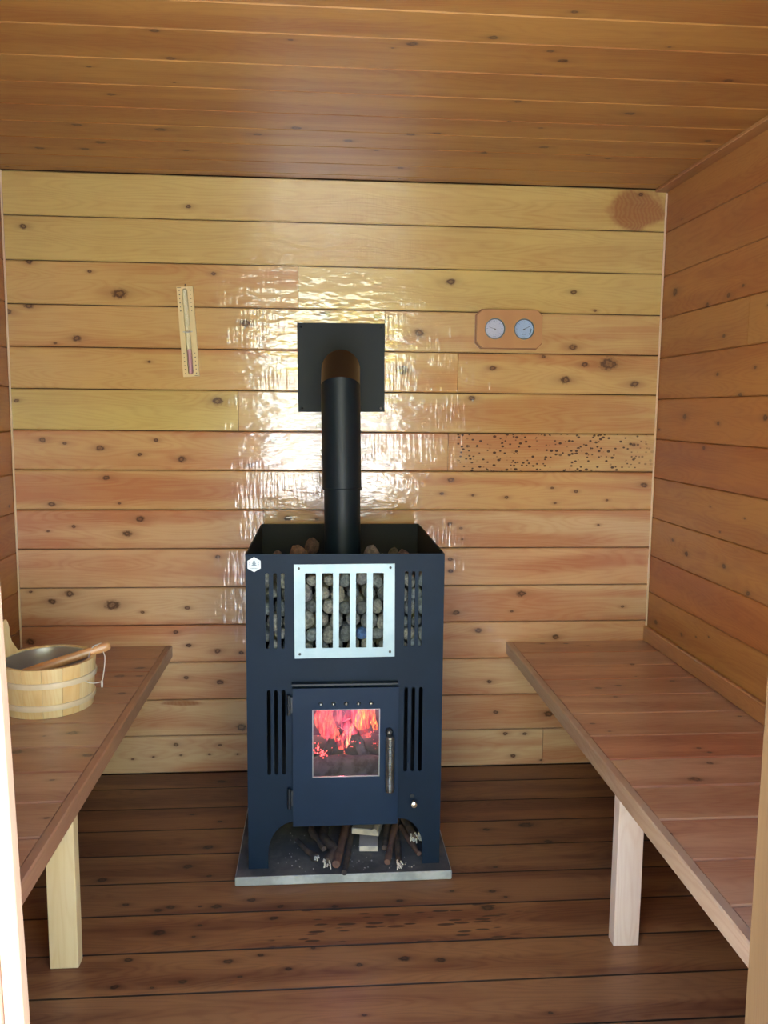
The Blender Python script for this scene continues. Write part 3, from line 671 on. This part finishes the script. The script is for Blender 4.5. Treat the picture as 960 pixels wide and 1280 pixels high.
c = mix(nt, sstep(nt, a, .35, .65), (.12, .125, .115), (.30, .30, .27))
c = mix(nt, sstep(nt, s, .55, .7, 0, .6), c, (.06, .06, .055))
c = mix(nt, 1.0, c, oi.outputs['Color'], 'MULTIPLY'); nt.links.new(c, b.inputs['Base Color']); b.inputs['Roughness'].default_value = .75
bp = N(nt, 'ShaderNodeBump'); bp.inputs['Strength'].default_value = .5; bp.inputs['Distance'].default_value = .1
nt.links.new(a, bp.inputs['Height']); nt.links.new(bp.outputs[0], b.inputs['Normal'])
SM = [stone_mesh(i, random.Random(i).choice([(1, .8, .8), (.85, .85, 1.12), (1.08, .9, .75), (.8, .8, 1.15), (1, 1, .9), (.9, .8, 1)])) for i in range(14)]
rs = random.Random(5)
tcol = [(1, 1, .97), (1, .97, .85), (.8, .92, 1.0), (1.3, 1.26, 1.15), (.75, .82, .85), (1.1, 1, .85), (.9, .9, .95), (.5, .54, .56)]
def stone(p, r, label, group, col=None):
    o = bpy.data.objects.new('stone', rs.choice(SM)); C.objects.link(o); o.location = p; o.scale = (r, r, r)
    o.rotation_euler = (rs.uniform(-.35, .35), rs.uniform(-.5, .5), rs.uniform(0, 6.28)); o.color = (*(col or rs.choice(tcol)), 1)
    front.append(o) if label == 'FRONT' else None
    return tag(o, label, 'stone', group)
cnt = 0; front = []
x0, x1 = SX0+.030, SX1-.030
for layer in range(3):
    y = SYF+.029+layer*.045
    row = 0; z = .662
    while z < .870:
        n = 11; dx = (x1-x0)/n
        for k in range(n+1 if row % 2 == 0 else n):
            x = x0+dx*(k+(0 if row % 2 == 0 else .5))
            r = rs.uniform(.0180, .0262) if layer == 0 else rs.uniform(.020, .023)
            px, pz = x+rs.uniform(-.003, .003), z+rs.uniform(-.003, .003)
            if (Vector((px, y, 0))-Vector((1.127, yp, 0))).length < .08: continue
            if layer == 2 and z < .74: continue
            if layer > 0: lab, grp = 'grey stone packed inside the stove basket behind the front layer', 'stones packed behind the front layer'
            else: lab, grp = 'FRONT', None
            col = None
            if layer == 0 and abs(px-1.185) < .02 and abs(pz-.70) < .02:
                lab, grp, col = 'bluish stone low behind the fourth slot of the grille plate', None, (.25, .55, 1.3)
            stone((px, y+rs.uniform(-.002, .003), pz), r, lab, grp, col); cnt += 1
        z += .0385; row += 1
slots_x = [(.9115, 'leftmost of the upper left stove slots', 'stones behind the upper left slots'), (.933, 'middle one of the upper left stove slots', 'stones behind the upper left slots'), (.9535, 'rightmost of the upper left stove slots', 'stones behind the upper left slots')]
slots_x += [(1.0292+k*.04625, ['leftmost', 'second', 'middle', 'fourth', 'rightmost'][k]+' slot of the bright grille plate', 'stones behind the grille plate') for k in range(5)]
slots_x += [(1.292, 'leftmost of the upper right stove slots', 'stones behind the upper right slots'), (1.3115, 'middle one of the upper right stove slots', 'stones behind the upper right slots'), (1.331, 'rightmost of the upper right stove slots', 'stones behind the upper right slots')]
cols = {}
for o in front: cols.setdefault(min(range(11), key=lambda i: abs(slots_x[i][0]-o.location.x)), []).append(o)
for i, L in cols.items():
    L.sort(key=lambda o: -o.location.z)
    for k, o in enumerate(L):
        tone = 'pale' if sum(o.color[:3]) > 3 else 'dark' if sum(o.color[:3]) < 2.45 else 'grey'
        where = 'topmost' if k == 0 else 'lowest' if k == len(L)-1 else ['', 'second', 'third', 'fourth', 'fifth', 'sixth', 'seventh', 'eighth', 'ninth', 'tenth', 'eleventh', 'twelfth', 'thirteenth'][k]+' from the top'
        o['label'] = tone+' stone behind the '+slots_x[i][1]+', '+where; o['group'] = slots_x[i][2]
# heaped stones that show above the front rim
tops = [(.928, -.47, .872, .024, (.9, .55, .4), 'small dim stone nearest the left panel in the stove top'),
        (.992, -.46, .878, .036, (.95, .52, .34), 'large rust-brown stone left of the flue in the stove top'),
        (1.028, -.37, .895, .028, (.6, .32, .24), 'dark brown stone behind the rust-brown one left of the flue'),
        (1.068, -.49, .866, .022, (.8, .45, .36), 'small reddish stone against the left of the flue'),
        (1.214, -.44, .879, .031, (1.05, .85, .8), 'rounded grey-brown stone just right of the flue'),
        (1.268, -.50, .864, .028, (1.1, .7, .6), 'pinkish brown stone in the middle right of the stove top'),
        (1.312, -.44, .868, .026, (.8, .5, .5), 'dim purple-brown stone second from the right panel in the stove top'),
        (1.352, -.49, .858, .024, (.8, .5, .45), 'small dark stone nearest the right panel in the stove top')]
for x, y, z, r, col, lab in tops: stone((x, y, z), r, lab, None, col)
for k in range(34):
    x = rs.uniform(x0, x1); y = -.53+.05*(k % 8); z = .83+rs.uniform(-.015, .01)
    if math.hypot(x-1.127, y-yp) < .085: continue
    stone((x, y, z), .026, 'dim stone lying low in the open stove top', 'stones lying low in the open stove top', (.6, .5, .45))
local(obj('stone_tray', B(SX0+.0045, SX1-.0045, -.565, SYB-.0045, .798, .800), soot, stove))

# ------------------------------------------------------------------ fire
bark = simple('charred_bark', (.030, .026, .034), .9, col2=(.10, .09, .12), nscale=25, bump=.8)
ember, nt, b = new_mat('ember')
tc = N(nt, 'ShaderNodeTexCoord'); nn = noi(nt, tc.outputs['Object'], 45, 3, .7)
b.inputs['Base Color'].default_value = (.05, .04, .05, 1); b.inputs['Roughness'].default_value = .9
b.inputs['Emission Color'].default_value = (1, .10, .05, 1); nt.links.new(sstep(nt, nn, .60, .74, 0, 1.2), b.inputs['Emission Strength'])
flame, nt, b = new_mat('flame')
nt.nodes.remove(b)
tc = N(nt, 'ShaderNodeTexCoord'); sp = N(nt, 'ShaderNodeSeparateXYZ'); nt.links.new(tc.outputs['Generated'], sp.inputs[0])
oi = N(nt, 'ShaderNodeObjectInfo')
fn = noi(nt, xyz(nt, mth(nt, 'MULTIPLY', sp.outputs[0], 5), oi.outputs['Random'], mth(nt, 'MULTIPLY', sp.outputs[2], 3)), 1.4, 4, .7, .6)
core = sstep(nt, fn, .43, .62)
hot = mix(nt, core, (.85, .05, .10), (1, .30, .16)); hot = mix(nt, sstep(nt, fn, .62, .78), hot, (1, .85, .45))
hot = mix(nt, 1.0, hot, oi.outputs['Color'], 'MULTIPLY')
em = N(nt, 'ShaderNodeEmission'); nt.links.new(hot, em.inputs[0]); em.inputs[1].default_value = .95
tr = N(nt, 'ShaderNodeBsdfTransparent'); ms = N(nt, 'ShaderNodeMixShader')
fade = mth(nt, 'MULTIPLY', mth(nt, 'ADD', mth(nt, 'MULTIPLY', core, .62), .05), sstep(nt, sp.outputs[2], .45, 1.0, 1, .0))
nt.links.new(fade, ms.inputs[0]); nt.links.new(tr.outputs[0], ms.inputs[1]); nt.links.new(em.outputs[0], ms.inputs[2])
nt.links.new(ms.outputs[0], [n for n in nt.nodes if n.type == 'OUTPUT_MATERIAL'][0].inputs[0])
def log(name, pts, rad, mat, label, cat, group=None, n=9, rough=.15, squash=None, knob=None):
    o_ = Vector(pts[0]); rr = random.Random(hash(label) % 1000 if False else len(label)*7+int(abs(pts[0][0])*1000))
    P = []; R = []
    m = 4
    for i in range(len(pts)-1):
        for k in range(m):
            f = k/m; P.append(Vector(pts[i]).lerp(Vector(pts[i+1]), f)+Vector((rr.uniform(-1, 1), rr.uniform(-1, 1), 0))*rad*rough*.6)
            R.append(rad*(1+rr.uniform(-rough, rough)))
    P.append(Vector(pts[-1])); R.append(rad*.9)
    if knob:
        for i, s in knob.items(): R[i] *= s
    bm = bmesh.new(); ring_tube(bm, [p-o_ for p in P], R, n, squash=squash)
    o = obj(name, bm, mat, None, True, auto=50); o.location = o_
    return tag(o, label, cat, group)
log('burning_log', [(1.01, -.60, .266), (1.12, -.58, .272), (1.245, -.60, .268)], .034, bark, 'dark charred log lying at the bottom front of the fire', 'log', n=12)
log('burning_log', [(1.02, -.50, .300), (1.12, -.52, .304), (1.24, -.50, .300)], .034, ember, 'charred log resting across the back of the fire', 'log', n=12)
log('burning_log', [(1.205, -.57, .258), (1.17, -.56, .33), (1.135, -.55, .40)], .017, bark, 'thin charred split leaning up to the left in the fire', 'log')
log('burning_log', [(1.05, -.56, .250), (1.09, -.55, .33), (1.12, -.54, .37)], .014, ember, 'short glowing stick leaning right in the middle of the fire', 'log')
# the pile of glowing embers at the lower left, and one by the right edge of the window
ebr, nt, b = new_mat('ember_bright'); b.inputs['Base Color'].default_value = (.1, .02, .02, 1)
b.inputs['Emission Color'].default_value = (1, .07, .06, 1)
tc = N(nt, 'ShaderNodeTexCoord'); nt.links.new(sstep(nt, noi(nt, tc.outputs['Object'], 120, 2, .6), .42, .62, .2, 2.4), b.inputs['Emission Strength'])
bm = bmesh.new(); re = random.Random(3)
def embers(cx, cz, sx, sz, n, rmax):
    for k in range(n):
        x = cx+re.gauss(0, sx); z = cz+re.gauss(0, sz)
        bmesh.ops.create_icosphere(bm, subdivisions=1, radius=re.uniform(.0012, rmax), matrix=Matrix.Translation((min(max(x, 1.0), 1.255), -.655+re.uniform(-.01, .02), max(z, .24))))
embers(1.050, .355, .007, .010, 16, .004); embers(1.062, .338, .006, .006, 12, .005); embers(1.150, .372, .014, .005, 10, .0025); embers(1.205, .385, .010, .02, 10, .0018); embers(1.11, .37, .03, .02, 10, .0015)
tag(obj('embers', bm, ebr), 'glowing red embers clinging in the fire behind the stove window', 'embers', kind='stuff')
def flame_obj(x, y, z, w, h, lean, tw, label, col=(1, 1, 1)):
    bm = bmesh.new(); n = 14; m = 10; rings = []
    for i in range(n+1):
        t = i/n; r = w*math.sin(math.pi*min(1, .16+.84*t))**.8*(1-.35*t)+.0004
        cx = lean*t+.25*w*math.sin(tw+t*7); rr = []
        for k in range(m):
            th = 2*math.pi*k/m; rr.append(bm.verts.new((cx+r*math.cos(th), .35*r*math.sin(th)+.01*math.sin(tw+5*t), h*t)))
        rings.append(rr)
    for i in range(n):
        for k in range(m): bm.faces.new((rings[i][k], rings[i][(k+1) % m], rings[i+1][(k+1) % m], rings[i+1][k]))
    o = obj('flame', bm, flame, None, True); o.location = (x, y, z); o.color = (*col, 1)
    return tag(o, label, 'flame')
P_ = (1, .55, .9)
flame_obj(1.062, -.62, .375, .016, .150, .010, .5, 'tall pink-red flame near the left of the stove window', (1, .5, .6))
flame_obj(1.075, -.60, .360, .030, .170, -.01, 2, 'wide dim red flame behind the left one', (1, .4, .5))
flame_obj(1.115, -.61, .330, .014, .175, -.050, 1.2, 'red flame leaning left in the middle of the window', (1, .5, .55))
flame_obj(1.128, -.63, .345, .007, .100, .030, .2, 'thin bright flame rising right from the centre of the fire', (1.6, 1.2, 1))
flame_obj(1.150, -.58, .370, .034, .160, .012, 4, 'broad violet-red flame at the top centre of the window', (.9, .35, .9))
flame_obj(1.172, -.62, .395, .017, .120, .008, 3, 'orange flame right of centre in the window', (1.5, 1.1, .5))
flame_obj(1.190, -.61, .400, .022, .120, .004, 5, 'red-orange flame second from the right edge of the window', (1.2, .6, .5))
flame_obj(1.213, -.63, .395, .010, .065, -.004, 1, 'yellow flame at the right edge of the stove window', (1.7, 1.5, .6))
flame_obj(1.092, -.55, .33, .045, .2, .01, .9, 'broad smoky violet flame across the back of the fire', (.55, .35, .75))
flame_obj(1.180, -.54, .34, .045, .2, -.01, 2.9, 'broad smoky red flame behind the orange ones', (.7, .4, .5))
flame_obj(1.100, -.63, .362, .006, .060, .045, 2.5, 'small pink flame curling along the log at centre left', (1.8, .8, .9))
lamp('firelight', 'POINT', (1.13, -.50, .44), 1.1, (1, .26, .30), shadow_soft_size=.04)

# ------------------------------------------------------------------ firewood under the stove
bark2 = simple('dry_bark', (.10, .062, .048), .9, col2=(.035, .028, .030), nscale=22, bump=.8)
bark3 = simple('reddish_bark', (.17, .085, .060), .85, col2=(.08, .045, .04), nscale=18, bump=.7)
pale = simple('split_pale_wood', (.62, .54, .44), .7, col2=(.42, .36, .30), nscale=25, bump=.5)
greyw = simple('grey_offcut', (.26, .24, .26), .7, col2=(.36, .33, .34), nscale=12, bump=.3)
z0 = .029
grp = None
log('firewood_stick', [(1.077, -.44, z0+.020), (1.062, -.575, z0+.018), (1.098, -.655, z0+.018), (1.075, -.715, z0+.016)], .0135, bark2, 'crooked dark branch with a knobbly end, left under the stove', 'stick', rough=.3)
log('firewood_stick', [(.985, -.58, z0+.012), (1.020, -.645, z0+.011), (1.045, -.688, z0+.013)], .0075, bark2, 'thin twig pointing right, leftmost under the stove', 'stick', knob={7: 1.6, 8: 1.8})
log('firewood_stick', [(1.146, -.45, z0+.018), (1.122, -.60, z0+.016), (1.100, -.728, z0+.015)], .013, bark3, 'straight brown branch right of the crooked one under the stove', 'stick', rough=.2)
log('firewood_stick', [(1.155, -.50, z0+.014), (1.140, -.64, z0+.012), (1.122, -.764, z0+.010)], .0092, bark2, 'dark stick reaching to the front edge of the slab', 'stick')  # dark wide shadow on the slab, modelled as a stick
log('firewood_stick', [(1.030, -.46, z0+.05), (1.028, -.57, z0+.034), (1.066, -.68, z0+.036)], .0085, bark2, 'slim dark stick lying over the crooked branch', 'stick', rough=.3)
for (a, b_, w, th, zz, lab) in (((1.222, -.455), (1.190, -.582), .084, .020, z0+.021, 'grey board offcut on top of another in the middle under the stove'),
                           ((1.205, -.52), (1.197, -.640), .056, .018, z0+.0005, 'pale board offcut lying beneath the grey one under the stove')):
    a = Vector((*a, 0)); b_ = Vector((*b_, 0)); L = (b_-a).length
    bm = B(-w/2, w/2, -L/2, L/2, 0, th, .002)
    o = obj('board_offcut', bm, greyw); o.location = ((a+b_)/2).to_tuple()[:2]+(zz,); o.rotation_euler = (0, 0, math.atan2((b_-a).y, (b_-a).x)+math.pi/2)
    tag(o, lab, 'offcut')
    o.data.materials.append(pale)
    for p in o.data.polygons:
        if abs(p.normal.y) > .9: p.material_index = 1
log('firewood_stick', [(1.246, -.47, z0+.052), (1.232, -.55, z0+.046), (1.216, -.610, z0+.046)], .010, pale, 'pale peeled stick on top of the grey board offcut', 'stick')
log('firewood_stick', [(1.276, -.46, z0+.03), (1.258, -.55, z0+.022), (1.243, -.655, z0+.020)], .0095, bark2, 'dark stick right of the board offcuts', 'stick')
log('firewood_stick', [(1.300, -.47, z0+.042), (1.272, -.60, z0+.026), (1.246, -.722, z0+.013)], .0100, bark3, 'reddish brown stick with a cut end pointing forward under the stove', 'stick')
log('firewood_stick', [(1.288, -.54, z0+.012), (1.284, -.65, z0+.011), (1.277, -.735, z0+.011)], .0090, bark2, 'dark stick with a pale splintered end, right under the stove', 'stick')
log('firewood_stick', [(1.308, -.46, z0+.04), (1.326, -.55, z0+.030), (1.338, -.618, z0+.030)], .013, bark2, 'stick with a broad pale broken end against the right leg', 'stick')
log('firewood_stick', [(1.305, -.52, z0+.012), (1.322, -.60, z0+.012), (1.3425, -.676, z0+.010)], .0080, bark3, 'brown twig pointing to the right stove leg', 'stick')
# splintered pale ends belong to their sticks
def splinter(owner, p, r, n, seed):
    rr = random.Random(seed); bm = bmesh.new(); p = Vector(p)-owner.location
    for k in range(n):
        a = Vector((rr.uniform(-r, r), rr.uniform(-.004, .004), rr.uniform(-r, r)*.8)); ring_tube(bm, [p+a+Vector((0, .008, 0)), p+a*1.25+Vector((rr.uniform(-.004, .004), -.010-rr.uniform(0, .006), rr.uniform(-.002, .004)))], [.0032, .0016], 5)
    return obj('splintered_end', bm, simple('raw_splinter', (.85, .80, .70), .7), owner, False)
st = [o for o in C.objects if o.name.startswith('firewood_stick')]
splinter(st[0], (1.075, -.716, z0+.016), .010, 9, 1); splinter(st[8], (1.277, -.736, z0+.013), .008, 9, 2); splinter(st[9], (1.338, -.620, z0+.032), .014, 12, 4)
splinter(st[1], (1.047, -.690, z0+.014), .006, 4, 5)
# old ash and crumbs on the slab
bm = bmesh.new(); ra = random.Random(9)
for k in range(120):
    x = ra.uniform(.93, 1.34); y = ra.uniform(-.735, -.45); r = ra.uniform(.0008, .0022)
    bmesh.ops.create_icosphere(bm, subdivisions=1, radius=r, matrix=Matrix.Translation((x, y, .0274+r*.6)))
tag(obj('wood_crumbs', bm, greyw), 'scattered wood crumbs and ash on the slab under the stove', 'crumbs', kind='stuff')

# ------------------------------------------------------------------ bucket
BZ = ZB+.0006
bucket = thing('bucket', (.285, -.593, BZ), 'pale pine stave bucket with wooden hoops on the left bench', 'bucket')
rb0, rt0, hb = .1195, .1300, .1385; NS = 15
def bucket_r(z): return rb0+(rt0-rb0)*z/hb
base_m = wood('wood_stave', light=(.88, .70, .38), heart=(.76, .46, .18), rough=.5, coat=.15, seed=1, heart_amt=.35, bump=.2)
ear_k = 8      # this stave is taller and forms the grip; faces left and forward
ang0 = math.radians(172)
for k in range(NS):
    bm = bmesh.new(); a0 = ang0+2*math.pi*(k-.5)/NS+.004; a1 = ang0+2*math.pi*(k+.5)/NS-.004; n = 6
    ear = k == 0
    # local frame of the stave: x runs up the stave, y across it, z outwards
    am = (a0+a1)/2
    # height profile across the stave
    rows = [0, .03, .06, .09, .115, hb] if not ear else [0, .04, .08, .115, hb, .158, .175, .195, .215, .232, .242]
    grid = []
    for z in rows:
        rr = []
        if ear and z > hb-.001:
            t = (z-hb)/(.242-hb)
            wsc = 2.05-1.2*min(1, t*2.2) if t < .9 else .62
            if t > .98: wsc = .34
        elif ear: wsc = 1.0 if z < .10 else 1.0+ (z-.10)/(hb-.10)*1.05
        else: wsc = 1.0
        for j in range(n+1):
            th = am+(a0-am)*wsc*(1-2*j/n)
            ro = bucket_r(min(z, .16)); 
            rr.append((th, ro, z))
        grid.append(rr)
    outer = [[bm.verts.new((ro*math.cos(th), ro*math.sin(th), z)) for th, ro, z in r_] for r_ in grid]
    inner = [[bm.verts.new(((ro-(.011))*math.cos(th), (ro-(.011))*math.sin(th), z)) for th, ro, z in r_] for r_ in grid]
    R = len(rows)
    if ear:
        for rlist, off in ((outer, .0016), (inner, .0)):
            for r_ in rlist[4:]:
                for v in r_: v.co *= 1; v.co.x += 0; v.co = Vector((v.co.x*(1+off*8), v.co.y*(1+off*8), v.co.z))
    for i in range(R-1):
        for j in range(n):
            bm.faces.new((outer[i][j], outer[i][j+1], outer[i+1][j+1], outer[i+1][j])); bm.faces.new((inner[i][j+1], inner[i][j], inner[i+1][j], inner[i+1][j+1]))
        bm.faces.new((outer[i][0], outer[i+1][0], inner[i+1][0], inner[i][0])); bm.faces.new((outer[i][n], inner[i][n], inner[i+1][n], outer[i+1][n]))
    for j in range(n):
        bm.faces.new((outer[0][j+1], outer[0][j], inner[0][j], inner[0][j+1])); bm.faces.new((outer[R-1][j], outer[R-1][j+1], inner[R-1][j+1], inner[R-1][j]))
    # re-express in the stave's own frame so the grain runs upward
    ex, ez = Vector((0, 0, 1)), Vector((math.cos(am), math.sin(am), 0)); ey = ez.cross(ex)
    Mx = Matrix((ex, ey, ez)).transposed().to_4x4(); Mx.translation = Vector((rb0*math.cos(am), rb0*math.sin(am), .07))
    bm.transform(Mx.inverted())
    o = obj('stave', bm, base_m, bucket, True, auto=40); o.matrix_world = Mx
    o.color = (*[(1, 1, 1), (1, .98, .9), (.98, .86, .66), (1, 1, .95), (1, .95, .85), (1, .98, .92), (1, .9, .75)][k % 7], 1)
    if ear: o.name = 'grip_stave'
hoop_m = simple('pale_hoop', (.86, .72, .50), .45, coat=.3, col2=(.80, .64, .42), nscale=14)
for z, hh in ((.092, .0085), (.029, .0085)):
    bm = bmesh.new(); r = bucket_r(z)
    lathe(bm, [(r+.0005, z-hh), (r+.0042, z-hh+.001), (r+.0055, z), (r+.0048, z+hh-.001), (r+.0012, z+hh), (r+.0005, z-hh)], 64)
    bmesh.ops.remove_doubles(bm, verts=bm.verts, dist=1e-6)
    obj('hoop', bm, hoop_m, bucket, True, auto=50)
liner = simple('steel_liner', (.62, .58, .52), .32, .75, bump=.1, bscale=12)
bm = bmesh.new(); lathe(bm, [(0, .014), (rb0-.016, .014), (rt0-.0150, hb-.004), (rt0-.0118, hb-.003), (rt0-.0118, hb-.006), (rb0-.0125, .010), (0, .010)], 64)
obj('liner', bm, liner, bucket, True, auto=40)
# water in the bottom of the bucket
# ladle resting over the rim, with its cord loop
ladle = thing('ladle', (.43, -.535, .64), 'orange-brown wooden ladle lying across the bucket with a cord loop', 'ladle')
lw = wood('wood_ladle', light=(.72, .38, .16), heart=(.58, .26, .09), rough=.4, coat=.5, seed=7)
A = Vector((.4470, -.5450, .6370)); Bq = Vector((.205, -.640, .575)); dl = (Bq-A).normalized()
bm = bmesh.new()
pp = [A+dl*t for t in (0, .004, .012, .026, .05, .09, .14, .19, .235, .26)]
ring_tube(bm, [p-ladle.location for p in pp], [.0085, .0125, .0140, .0140, .0130, .0135, .0145, .015, .014, .010], 14)
obj('handle', bm, lw, ladle, True, auto=60)
bm = bmesh.new(); lathe(bm, [(0, 0), (.020, .003), (.033, .014), (.037, .030), (.034, .030), (.030, .016), (.018, .006), (0, .004)], 24, Matrix.Translation(Vector((.190, -.645, .545))-ladle.location))
obj('bowl', bm, lw, ladle, True, auto=60)
cordm = simple('pale_cord', (.80, .74, .64), .8)
hp = A+dl*.030
cp = [hp+Vector((-.004, -.004, .0135)), hp+Vector((-.014, -.012, .010)), hp+Vector((-.022, -.020, -.004)), Vector((.400, -.617, .602)), Vector((.396, -.634, .578)), Vector((.402, -.642, .562)), Vector((.418, -.630, .552)), Vector((.434, -.600, .546)), Vector((.434, -.588, .548)), Vector((.436, -.575, .575)), Vector((.436, -.562, .605)), hp+Vector((.012, -.006, -.008)), hp+Vector((.008, .004, .013)), hp+Vector((-.004, -.004, .0135))]
def smooth(P, n=5):
    out = []
    for i in range(len(P)-1):
        p0, p1, p2, p3 = P[max(i-1, 0)], P[i], P[i+1], P[min(i+2, len(P)-1)]
        for k in range(n):
            t = k/n; out.append(.5*((2*p1)+(p2-p0)*t+(2*p0-5*p1+4*p2-p3)*t*t+(3*p1-p0-3*p2+p3)*t*t*t))
    return out+[P[-1]]
bm = bmesh.new(); ring_tube(bm, [p-ladle.location for p in smooth(cp)], .0016, 6)
kn_ = Vector((.434, -.596, .540)); ring_tube(bm, [kn_+Vector((0, 0, .008))-ladle.location, kn_-Vector((0, 0, .004))-ladle.location, kn_-Vector((0, 0, .012))-ladle.location], [.0028, .0034, .0022], 8)
obj('cord_loop', bm, cordm, ladle, True)
bm = bmesh.new(); g0 = A+dl*.013
ring_tube(bm, [g0-ladle.location, g0+dl*.003-ladle.location], .0130, 14)
obj('cord_binding', bm, cordm, ladle, True, auto=40)

# ------------------------------------------------------------------ sand timer
tm = thing('sand_timer', (.6047, -.0005, 1.5815), 'pale wooden sand timer with pink sand, hung slightly tilted left of the flue', 'sand timer', rot=(0, math.radians(-3.3), 0))
tw = wood('wood_timer', light=(.86, .72, .36), heart=(.78, .60, .28), rough=.5, seed=12, heart_amt=.3)
w2, h2 = .0272, .151
bmn = flat_panel('board', [(-w2, -h2), (w2, -h2), (w2, h2), (-w2, h2)], [slot(0, -h2+.006, h2-.006, .0195, .009)], .012, tw, tm, -.014)
obj('back_strip', B(-.014, .014, -.0018, -.0005, -h2+.002, h2-.002), tw, tm)
gt, nt, b = new_mat('clear_tube'); b.inputs['Base Color'].default_value = (.95, .97, .93, 1); b.inputs['Transmission Weight'].default_value = .85; b.inputs['Roughness'].default_value = .1; b.inputs['IOR'].default_value = 1.25
bm = bmesh.new()
lathe(bm, [(0, -.142), (.0062, -.141), (.0078, -.136), (.0078, -.020), (.006, -.008), (.0018, 0), (.006, .008), (.0078, .020), (.0078, .136), (.0062, .141), (0, .142)], 18, Matrix.Translation((0, -.0120, 0)))
obj('glass_tube', bm, gt, tm, True)
bm = bmesh.new(); lathe(bm, [(0, -.1405), (.0060, -.1400), (.0072, -.134), (.0072, -.060), (0, -.058)], 18, Matrix.Translation((0, -.0120, 0)))
sd = obj('pink_sand', bm, simple('pink_sand', (.80, .36, .42), .7), tm, True, auto=40)
bm = bmesh.new(); lathe(bm, [(.0028, -.003), (.0085, -.002), (.0085, .002), (.0028, .003)], 16, Matrix.Translation((0, -.0120, 0)))
box(bm, -.016, .016, -.0175, -.0162, -.0015, .0015); ring_tube(bm, [(-.010, -.0215, -.004), (.010, -.0215, .004)], .0012, 6)
obj('tube_clip', bm, chrome, tm, True, auto=40)
bm = bmesh.new()   # printed minute marks
for sgn, zz in ((-1, 1), (1, 1), (-1, -1), (1, -1)):
    for j in range(6):
        z = zz*(.138-j*.0135) if zz > 0 else -(.140-j*.0135)
        wd = .0018 if (j+(sgn > 0)) % 2 else .0011
        box(bm, sgn*.0185-wd, sgn*.0185+wd, -.0143, -.0141, z-.0016, z+.0016)
box(bm, -.025, -.012, -.0143, -.0141, .1475, .1489); box(bm, .012, .025, -.0143, -.0141, -.1489, -.1475)
obj('minute_marks', bm, simple('dark_print', (.05, .04, .03), .6), tm)
bm = bmesh.new(); ring_tube(bm, [(.001, -.004, h2), (.001, -.007, h2+.006), (.001, -.001, h2+.009)], .0016, 6)
obj('hanging_nail', bm, black, tm)

# ------------------------------------------------------------------ thermometer and hygrometer
th = thing('thermo_hygrometer', (1.7165, -.0005, 1.6085), 'octagonal wooden board with two round dials, high right of the flue', 'thermometer')
tb = wood('wood_gauge', light=(.60, .34, .14), heart=(.48, .24, .09), rough=.4, coat=.4, seed=14)
def octo(w, h, c): return [(-w+c, -h), (w-c, -h), (w, -h+c), (w, h-c), (w-c, h), (-w+c, h), (-w, h-c), (-w, -h+c)]
WX, HZ = .1195, .0685
flat_panel('rear_board', octo(WX, HZ, .020), [], .010, wood('wood_gauge_dark', light=(.36, .17, .07), heart=(.26, .11, .04), seed=15), th, -.0105)
flat_panel('front_board', octo(WX-.003, HZ-.003, .020), [circ(-.052, 0, .0365, 28), circ(.052, .0, .0365, 28)], .011, tb, th, -.0217)
rimm = simple('brushed_rim', (.30, .38, .36), .3, .9); mk = simple('dial_print', (.10, .24, .30), .6); needle = simple('black_needle', (.01, .01, .01), .4)
for sx, col, ang, L0 in ((-.052, (.86, .97, .92), 163, .026), (.052, (.66, .93, 1.0), 28, .028)):
    bm = bmesh.new(); lathe(bm, [(0, 0), (.034, 0), (.034, .002), (0, .002)], 36, disc_mat((sx, -.0135, 0)))
    dial = obj('dial', bm, simple('dial_face', col, .5), th, True, auto=40)
    bm = bmesh.new(); lathe(bm, [(.0338, 0), (.0364, 0), (.0364, .0125), (.0340, .0125), (.0325, .008), (.0338, 0)], 36, disc_mat((sx, -.0120, 0)))
    obj('bezel', bm, rimm, dial, True, auto=40)
    bm = bmesh.new()
    for k in range(25):
        a = math.radians(-40+k*260/24); big = k % 4 == 0
        r0, r1_ = (.0235, .0290) if big else (.0265, .0290)
        m = Matrix.Translation((sx, -.0158, 0)) @ Matrix.Rotation(-a, 4, 'Y') @ Matrix.Translation(((r0+r1_)/2, 0, 0)) @ Matrix.Diagonal((r1_-r0, .0003, .0009 if big else .0005, 1))
        bmesh.ops.create_cube(bm, size=1, matrix=m)
    if sx > 0:   # dark scale arc on the lower right of the right dial
        for k in range(14):
            a = math.radians(-40+k*3.6)
            m = Matrix.Translation((sx, -.0158, 0)) @ Matrix.Rotation(-a, 4, 'Y') @ Matrix.Translation((.0255, 0, 0)) @ Matrix.Diagonal((.003, .0003, .0015, 1)); bmesh.ops.create_cube(bm, size=1, matrix=m)
    box(bm, sx-.007, sx+.007, -.0159, -.0157, -.0185, -.0177); box(bm, sx-.005, sx+.005, -.0159, -.0157, -.0262, -.0255)
    obj('scale_marks', bm, mk, dial)
    a = math.radians(ang); bm = bmesh.new()
    m = Matrix.Translation((sx, -.0172, 0)) @ Matrix.Rotation(-a, 4, 'Y') @ Matrix.Translation((L0/2-.005, 0, 0)) @ Matrix.Diagonal((L0, .0006, .0013 if sx > 0 else .0009, 1)); bmesh.ops.create_cube(bm, size=1, matrix=m)
    m = Matrix.Translation((sx, -.0172, 0)) @ Matrix.Rotation(-a, 4, 'Y') @ Matrix.Diagonal((.008, .0008, .0024, 1)); bmesh.ops.create_cube(bm, size=1, matrix=m)
    obj('needle', bm, needle, dial)
    # glass cover
    bm = bmesh.new(); lathe(bm, [(0, 0), (.0337, 0), (.0337, .001), (0, .001)], 32, disc_mat((sx, -.0225, 0)))
    obj('cover_glass', bm, gm, dial, True, auto=40)
